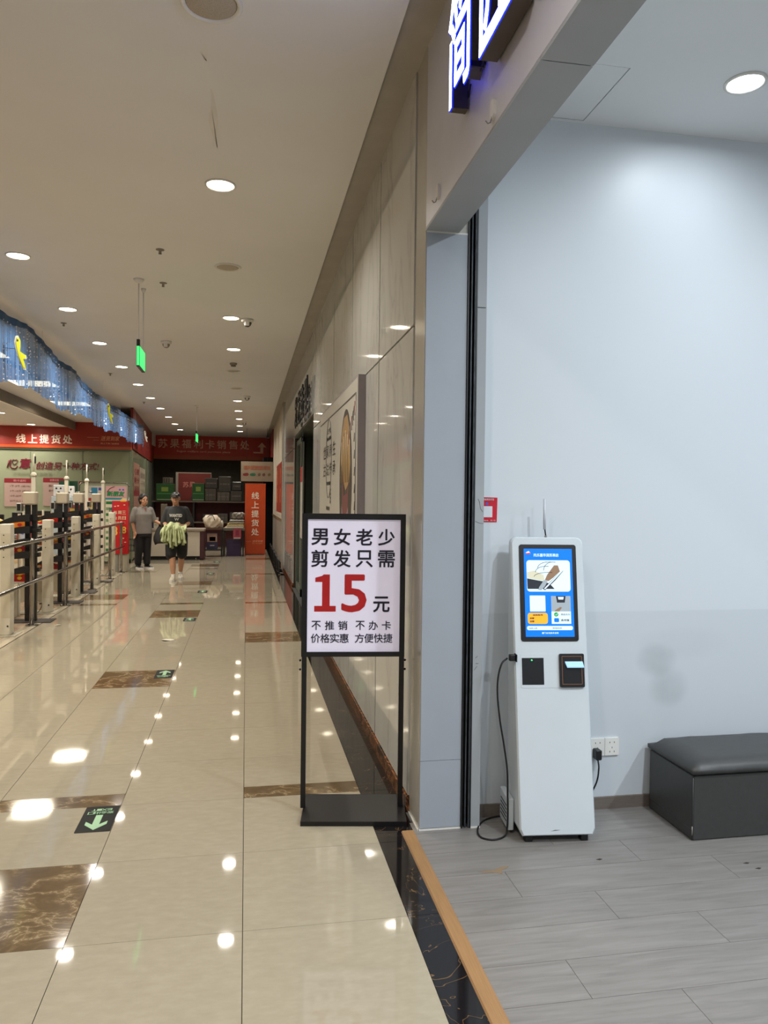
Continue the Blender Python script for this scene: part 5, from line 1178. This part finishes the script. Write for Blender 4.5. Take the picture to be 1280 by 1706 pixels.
def torso(q, rings, fr, n=20, g=0):
    """elliptical rings (x, y, z, half width, half depth)"""
    vs = []; fs = []
    for (x, y, z, a, b) in rings:
        for k in range(n):
            t = 2*PI*k/n; c, s = math.cos(t), math.sin(t); e = .8
            vs.append(fr(x+(a+g)*abs(c)**e*(1 if c > 0 else -1), y+(b+g)*abs(s)**e*(1 if s > 0 else -1), z))
    for i in range(len(rings)-1):
        for k in range(n): j = (k+1) % n; fs.append((i*n+k, i*n+j, (i+1)*n+j, (i+1)*n+k))
    fs += [tuple(reversed(range(n))), tuple(range((len(rings)-1)*n, len(rings)*n))]
    q.add(vs, fs, M_skin)
def hand(q, wrist, d, side, fr, curl=.6, sp=1):
    """palm, four curled fingers and a thumb; d = pointing direction, side = thumb direction"""
    W = Vector(wrist); D = Vector(d).normalized(); T = Vector(side).normalized(); T = (T-D*T.dot(D)).normalized(); Nn = D.cross(T)
    f = lambda v: fr(*v)
    for k in range(4):
        o = T*(.030-.020*k); q.tube([f(W), f(W+D*.045+o), f(W+D*.085+o)], [.016, .014, .012], 8, M_skin); 
        L = (.072, .080, .075, .058)[k]; p = W+D*.085+o; dd = D.copy(); pts = [p]; 
        for s in range(3):
            dd = (dd+Nn*curl*sp).normalized(); p = p+dd*L/3; pts.append(p)
        q.tube([f(v) for v in pts], [.0095, .009, .0085, .0075], 8, M_skin); q.ico(f(pts[-1]), .0078, M_skin, 6)
    p = W+D*.02+T*.025; pts = [p, p+(D*.5+T).normalized()*.035, p+(D*.5+T).normalized()*.035+(D+T*.4+Nn*.4*sp).normalized()*.03, p+(D*.5+T).normalized()*.035+(D+T*.4+Nn*.4*sp).normalized()*.055]
    q.tube([f(v) for v in pts], [.015, .0125, .0105, .009], 8, M_skin); q.ico(f(pts[-1]), .009, M_skin, 6)
def head(q, c, fr, s=1):
    """skull, jaw, nose, lips, brow, ears in a frame where -y looks ahead"""
    cx, cy, cz = c
    def E(x, y, z, r, sc):
        for_ = MB(); for_.ico((0, 0, 0), r*s, M_skin, 10, sc); q.add([fr(cx+(x*s+v[0]), cy+(y*s+v[1]), cz+(z*s+v[2])) for v in for_.v], for_.f, M_skin)
    E(0, .005, .03, .085, (.92, 1.1, 1.1)); E(0, -.035, -.045, .062, (.92, .95, 1.15)); E(0, -.052, -.095, .03, (1.1, .8, .8))
    E(0, -.098, -.012, .014, (.8, 1.1, 2.0)); E(0, -.108, -.026, .012, (1.25, .9, .8)); E(0, -.090, -.060, .013, (1.7, .7, .5)); E(0, -.088, -.069, .012, (1.4, .7, .5))
    for k in (-1, 1): E(k*.078, .0, -.005, .018, (.4, .9, 1.6)); E(k*.032, -.082, .022, .02, (1.3, .6, .5)); E(k*.042, -.06, -.03, .03, (.9, .8, .9))
def facebits(t, body, c, fr, s=1, closed=False):
    q = MB(); cx, cy, cz = c; e = mat('eye_dark', (30, 22, 20), .3); wh = mat('eye_white', (206, 200, 192), .3)
    for k in (-1, 1):
        q.ico(fr(cx+k*.032*s, cy-.088*s, cz+.004*s), .011*s, wh, 6, (1.3, .6, .6)); q.ico(fr(cx+k*.032*s, cy-.094*s, cz+.004*s), .006*s, e, 6)
    q.build('eye', body)
    q = MB()
    for k in (-1, 1): q.tube([fr(cx+k*.016*s, cy-.096*s, cz+.028*s), fr(cx+k*.034*s, cy-.096*s, cz+.034*s), fr(cx+k*.05*s, cy-.084*s, cz+.028*s)], [.004, .0045, .003], 6, M_hair)
    q.build('eyebrow', body)
    q = MB(); q.tube([fr(cx-.022*s, cy-.097*s, cz-.064*s), fr(cx, cy-.101*s, cz-.066*s), fr(cx+.022*s, cy-.097*s, cz-.064*s)], [.003, .0055, .003], 6, mat('lip', (150, 84, 78), .45)); q.build('mouth', body)
def shoe(q, heel, dirv, fr, m, L=.27, h=.085, w=.048):
    H = Vector(heel); D = Vector(dirv); D.z = 0; D.normalize(); R = Vector((D.y, -D.x, 0)); vs = []; fs = []; n = 12
    prof = [(-.02, h*.95, w*.75), (0, h, w*.8), (.07, h*1.0, w*.85), (.13, h*.8, w*.92), (.18, h*.62, w*1.05), (.23, h*.5, w*.95), (.26, h*.38, w*.6), (.275, h*.2, w*.2)]
    for (a, hh, ww) in prof:
        for k in range(n):
            t = 2*PI*k/n; x = math.cos(t)*ww; z = (math.sin(t)*.5+.5)*hh
            vs.append(fr(*(H+D*a*L/.27+R*x+Vector((0, 0, z)))))
    for i in range(len(prof)-1):
        for k in range(n): j = (k+1) % n; fs.append((i*n+k, i*n+j, (i+1)*n+j, (i+1)*n+k))
    fs += [tuple(reversed(range(n))), tuple(range((len(prof)-1)*n, len(prof)*n))]; q.add(vs, fs, m, True)
def sole(q, heel, dirv, fr, m, L=.27, w=.05):
    H = Vector(heel); D = Vector(dirv); D.z = 0; D.normalize(); R = Vector((D.y, -D.x, 0))
    out = [(-.025, -.03), (-.025, .03), (.05, .042), (.13, .042), (.19, .054), (.25, .042), (.282, .01), (.282, -.01), (.25, -.042), (.19, -.05), (.13, -.038), (.05, -.04)]
    vs = [fr(*(H+D*a+R*b+Vector((0, 0, z)))) for z in (0, .028) for a, b in out]; N = len(out)
    q.add(vs, [tuple(range(N)), tuple(range(N, 2*N))]+[(i, (i+1) % N, N+(i+1) % N, N+i) for i in range(N)], m)
def local(o, ang):
    ca, sa = math.cos(ang), math.sin(ang)
    return lambda x, y, z: Vector((o[0]+x*ca-y*sa, o[1]+x*sa+y*ca, o[2]+z))

# man with a cap walking towards the camera; local x to picture right, -y ahead
mo = (-1.27, 14.45, 0); fm = local(mo, .03)
t = thing('person', 'person in black cap, dark t-shirt and knee shorts walking with a lime cloth bundle', 'person', mo)
SH = 1.33; HZ = .88
q = MB()
head(q, (-.02, -.03, 1.50), fm, 1.02)
limb(q, [(-.015, 0, 1.33), (-.02, -.015, 1.43)], [.058, .055], fm)
torso(q, [(0, 0, .84, .15, .10), (0, 0, .95, .165, .115), (0, 0, 1.08, .165, .115), (0, 0, 1.22, .165, .12), (0, .01, 1.31, .15, .10), (0, .01, 1.36, .09, .07)], fm)
shl = [(-.165, .01, 1.30), (.165, .01, 1.30)]
limb(q, [shl[0], (-.225, .02, 1.06), (-.155, -.17, .98), (-.115, -.22, .985)], [.055, .045, .035, .027], fm)
limb(q, [shl[1], (.24, .03, 1.07), (.155, -.15, 1.00), (.10, -.20, 1.01)], [.055, .045, .035, .027], fm)
hand(q, (-.115, -.22, .985), (.9, -.3, -.1), (0, .1, 1), fm, .5, -1); hand(q, (.10, -.20, 1.01), (-.9, -.35, -.15), (0, .1, 1), fm, .5, 1)
# legs: picture-left foot ahead
limb(q, [(-.085, 0, .86), (-.075, -.10, .48), (-.055, -.15, .27), (-.045, -.17, .10)], [.095, .062, .056, .036], fm)
limb(q, [(.085, 0, .86), (.085, .06, .48), (.075, .17, .29), (.065, .22, .12)], [.095, .062, .056, .036], fm)
body = remesh('body', q, t, M_skin, .0095, 2)
facebits(t, body, (-.02, -.03, 1.50), fm, 1.02)
Mtee = mat('charcoal_cotton', (48, 50, 52), .8, var=.12, vscale=14); Msh = mat('black_shorts_cloth', (17, 18, 22), .7, var=.15, vscale=14)
q = MB(); torso(q, [(0, 0, .80, .175, .13), (0, 0, .95, .178, .135), (0, 0, 1.08, .172, .13), (0, 0, 1.22, .178, .135), (0, .01, 1.31, .16, .115), (0, .01, 1.365, .095, .082)], fm, g=.008)
limb(q, [(-.15, .01, 1.285), (-.20, .015, 1.17), (-.226, .018, 1.06)], [.078, .07, .072], fm); limb(q, [(.15, .01, 1.285), (.205, .02, 1.17), (.24, .025, 1.07)], [.078, .07, .072], fm)
shirt = remesh('t_shirt', q, t, Mtee, .011, 3)
fch = lambda a, b, c: fm(a, -.150-c-.03*max(0, 1-abs(a)/.16)+.0, b)
q = MB(); put_text(q, 'WANTED', fch, -.125, .105, 1.165, 1.225, .002, flat((216, 214, 208)), .05); put_text(q, 'W', fch, -.03, .05, 1.10, 1.15, .004, flat((206, 204, 198)), .03); q.build('shirt_print', shirt)
q = MB(); torso(q, [(0, 0, .74, .19, .13), (0, 0, .88, .185, .135), (0, 0, .93, .175, .125)], fm)
for sx_, ky_ in ((-1, -.10), (1, .07)): limb(q, [(sx_*.09, 0, .82), (sx_*.095, ky_*.5, .62), (sx_*.095, ky_, .47)], [.115, .108, .10], fm)
remesh('shorts', q, t, Msh, .011, 3)
q = MB(); cap = MB()
cp = Vector((-.02, -.025, 1.545))
for j in range(7):
    th = PI/2*j/6
    for i in range(20): a = 2*PI*i/20; cap.v.append(tuple(fm(cp.x+.093*math.cos(th)*math.cos(a), cp.y+.108*math.cos(th)*math.sin(a), cp.z+.085*math.sin(th))))
for j in range(6):
    for i in range(20): k = (i+1) % 20; cap.f.append([j*20+i, j*20+k, (j+1)*20+k, (j+1)*20+i]); cap.m.append(cap.mi(M_blackp)); cap.sm.append(True)
vs = []; 
for i in range(11):
    a = PI+PI*i/10; vs += [fm(cp.x+.088*math.cos(a), cp.y+.10*math.sin(a), cp.z+.004), fm(cp.x+.094*math.cos(a), cp.y+.10*math.sin(a)-.075*abs(math.sin(a))**.7, cp.z-.018+.012*abs(math.cos(a))), fm(cp.x+.088*math.cos(a), cp.y+.10*math.sin(a), cp.z-.002)]
cap.add(vs, [(3*i, 3*i+1, 3*i+4, 3*i+3) for i in range(10)]+[(3*i+1, 3*i+2, 3*i+5, 3*i+4) for i in range(10)], M_blackp, True)
co = cap.build('cap', t)
q = MB(); q.poly([(cp.x+.0, cp.z+.03), (cp.x+.05, cp.z+.028), (cp.x+.035, cp.z+.05), (cp.x+.015, cp.z+.055)], 0, .003, flat((206, 204, 198)), lambda a, b, c: fm(a, cp.y-.105-c, b)); q.build('cap_badge', co)
q = MB(); q.ico(fm(-.02, .01, 1.50), .088, M_hair, 10, (.98, 1.05, .9)); q.build('hair', t)
Msn = mat('white_sneaker', (206, 198, 182), .5)
q = MB(); shoe(q, (-.045, -.13, .012), (-.05, -1, 0), fm, Msn); sole(q, (-.045, -.13, 0), (-.05, -1, 0), fm, M_trimw); o_ = q.build('sneaker', t)
q = MB(); q.tube([fm(-.045, -.165, .085), fm(-.045, -.165, .115)], [.042, .040], 12, M_trimw); q.build('sock', t)
q = MB(); shoe(q, (.065, .26, .012), (.05, -1, 0), fm, Msn); sole(q, (.065, .26, 0), (.05, -1, 0), fm, M_trimw); q.build('sneaker', t)
q = MB(); q.tube([fm(.065, .22, .085), fm(.065, .215, .125)], [.042, .040], 12, M_trimw); q.build('sock', t)
# lime cloth bundle in his hands
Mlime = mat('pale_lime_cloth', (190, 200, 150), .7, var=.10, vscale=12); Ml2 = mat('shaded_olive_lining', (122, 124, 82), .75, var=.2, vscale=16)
t = thing('cloth_bundle', 'pale lime folded cloth bundle carried in front of the walking person', 'clothing', fm(-.08, -.3, .75))
q = MB(); random.seed(21)
vs = []; fs = []; nx_, nz_ = 26, 10
for j in range(nz_+1):
    for i in range(nx_+1):
        u = i/nx_; v = j/nz_; a = -.27+.46*u; top = 1.02+.09*math.sin(PI*min(1, u*1.25))-.10*(1-u)**2; droop = .12+.07*math.sin(u*PI)
        x = a; z = top-droop*v+.012*math.sin(u*21); y = -.23-.11*math.sin(PI*min(1, v*.9))-.02*math.sin(u*17+v*5)
        vs.append(fm(x, y, z))
for j in range(nz_):
    for i in range(nx_): a = j*(nx_+1)+i; fs.append((a, a+1, a+nx_+2, a+nx_+1))
q.add(vs, fs, Mlime, True); q.build('folded_flap', t)
q = MB()
for k in range(26):
    a = -.22+.0152*k; zt = 1.0+.03*math.sin(k); L = .20+.10*math.sin(k*1.7)**2-.10*abs(k-13)/13; y0 = -.25-.05*math.sin(k*2.1)
    pts = [fm(a*.8-.02, y0, zt), fm(a*.95-.015, y0-.04, zt-.10), fm(a*1.05-.01+.01*math.sin(k*3), y0-.03, zt-.10-L*.6), fm(a*1.1-.01, y0-.02, zt-.10-L)]
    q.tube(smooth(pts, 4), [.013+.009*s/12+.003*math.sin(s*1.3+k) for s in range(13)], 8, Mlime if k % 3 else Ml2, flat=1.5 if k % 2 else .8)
q.build('hanging_fold', t)
crv = MB(); 
for (x, z, r) in ((.08, .86, .075), (.05, .74, .06), (-.04, .70, .05), (.13, .93, .055), (-.15, .84, .055), (-.10, .76, .05)): crv.ico(fm(x, -.25, z), r, Mlime, 10, (1.05, .6, 1.15))
remesh('bundle_core', crv, t, Mlime, .012, 4)

# woman in grey polo, turned towards picture right
wo = (-2.17, 16.75, 0); fwm = local(wo, .55)
t = thing('person', 'person in grey polo shirt and black trousers standing by the rail end', 'person', wo)
q = MB()
head(q, (.0, -.03, 1.455), fwm, .98)
limb(q, [(0, .01, 1.29), (0, -.01, 1.39)], [.05, .046], fwm)
torso(q, [(0, 0, .80, .16, .12), (0, 0, .90, .16, .12), (0, -.005, 1.02, .145, .115), (0, -.01, 1.17, .165, .12), (0, .01, 1.25, .155, .09), (0, .01, 1.31, .08, .06)], fwm)
limb(q, [(-.175, .01, 1.25), (-.225, .02, 1.0), (-.20, -.03, .79)], [.05, .04, .028], fwm); hand(q, (-.20, -.03, .79), (.05, -.1, -1), (.2, -1, 0), fwm, .3, 1)
limb(q, [(.175, .01, 1.25), (.245, .0, 1.02), (.31, -.20, .955)], [.05, .04, .027], fwm); hand(q, (.31, -.20, .955), (.35, -.9, -.25), (-.8, 0, .4), fwm, .55, -1)
limb(q, [(-.085, 0, .80), (-.085, -.01, .44), (-.08, .05, .10)], [.10, .062, .036], fwm); limb(q, [(.085, 0, .80), (.085, -.03, .44), (.09, -.02, .10)], [.10, .062, .036], fwm)
body = remesh('body', q, t, mat('warm_skin', (190, 140, 108), .5, var=.05, vscale=30), .0095, 2)
facebits(t, body, (0, -.03, 1.455), fwm, .98)
Mpolo = mat('grey_polo_cloth', (126, 122, 116), .8, var=.06, vscale=14); Mtr = mat('black_trouser_cloth', (16, 16, 20), .75, var=.15, vscale=14)
q = MB(); torso(q, [(0, 0, .74, .185, .145), (0, 0, .88, .18, .14), (0, -.005, 1.02, .17, .135), (0, -.01, 1.16, .18, .14), (0, .01, 1.25, .165, .105), (0, .01, 1.32, .075, .065)], fwm, g=.004)
limb(q, [(-.165, .01, 1.245), (-.212, .015, 1.12), (-.226, .02, 1.02)], [.074, .068, .066], fwm); limb(q, [(.165, .01, 1.245), (.218, .01, 1.12), (.242, .0, 1.03)], [.074, .068, .066], fwm)
po = remesh('polo_shirt', q, t, Mpolo, .011, 3)
q = MB(); q.tube([fwm(.07*math.cos(a), .0-.066*math.sin(a), 1.325-.035*max(0, math.sin(a))) for a in [2*PI*k/16 for k in range(17)]], .014, 8, Mpolo); q.build('collar', po)
q = MB(); q.poly([(-.018, 1.285), (.018, 1.285), (.0, 1.22)], .0, .004, flat((150, 60, 50)), lambda a, b, c: fwm(a, -.118-c-(1.3-b)*.2, b)); q.build('collar_trim', po)
q = MB(); torso(q, [(0, 0, .68, .18, .14), (0, 0, .80, .175, .14), (0, 0, .86, .16, .13)], fwm)
for s_, ky_ in ((-1, .05), (1, -.02)): limb(q, [(s_*.09, 0, .76), (s_*.09, -.01, .44), (s_*.085, ky_, .12)], [.108, .085, .072], fwm)
remesh('trousers', q, t, Mtr, .011, 3)
q = MB(); q.ico(fwm(0, .0, 1.512), .096, M_hair, 14, (.98, 1.1, .95)); q.ico(fwm(0, .026, 1.475), .096, M_hair, 14, (1, 1, 1)); q.ico(fwm(0, .085, 1.40), .045, M_hair, 10); q.ico(fwm(0, .035, 1.43), .078, M_hair, 10); q.build('hair', t)
for hx, hy, dx in ((-.08, .09, -.05), (.09, .04, .12)):
    q = MB(); shoe(q, (hx, hy, .01), (dx, -1, 0), fwm, M_blackp, .25, .07); sole(q, (hx, hy, 0), (dx, -1, 0), fwm, M_trimw, .25); q.build('shoe', t)
# dark bag in her hand
hp_ = fwm(.345, -.285, .93)
t = thing('carried_jacket', 'large dark bag hanging from the hand of the person in grey', 'bag', hp_)
q = MB(); vs = []; fs = []; n = 24; m_ = 12
for j in range(m_+1):
    s = j/m_
    for i in range(n):
        a = 2*PI*i/n; wx = .05+.17*math.sin(PI*min(1, s*.62+.08)); hz = hp_.z-.02-.36*s
        vs.append((hp_.x-.02+wx*math.cos(a)*(1+.06*math.sin(5*a+s*4))+.03*s, hp_.y+.01+.06*math.sin(a)*(.4+s)*(1+.1*math.sin(7*a)), hz+.02*math.cos(3*a)*s+.03*math.cos(a)*s))
for j in range(m_):
    for i in range(n): k = (i+1) % n; fs.append((j*n+i, j*n+k, (j+1)*n+k, (j+1)*n+i))
fs += [tuple(range(n)), tuple(range(m_*n, m_*n+n))]
q.add(vs, fs, mat('dark_bag_cloth', (34, 33, 34), .6, var=.2, vscale=16), True); q.build('bag_body', t)
q = MB(); q.tube(smooth([hp_+Vector((-.05, 0, -.06)), hp_+Vector((-.02, 0, .005)), hp_+Vector((.03, 0, .005)), hp_+Vector((.08, 0, -.06))]), .008, 6, M_blackp); q.build('bag_handle', t)

# unseen fill lamp added to brighten the store room behind the service counter
downlight(-1.4, 27.5, True, 'added dim fill light in the dark store room behind the far fascia', 3.55, power=9)
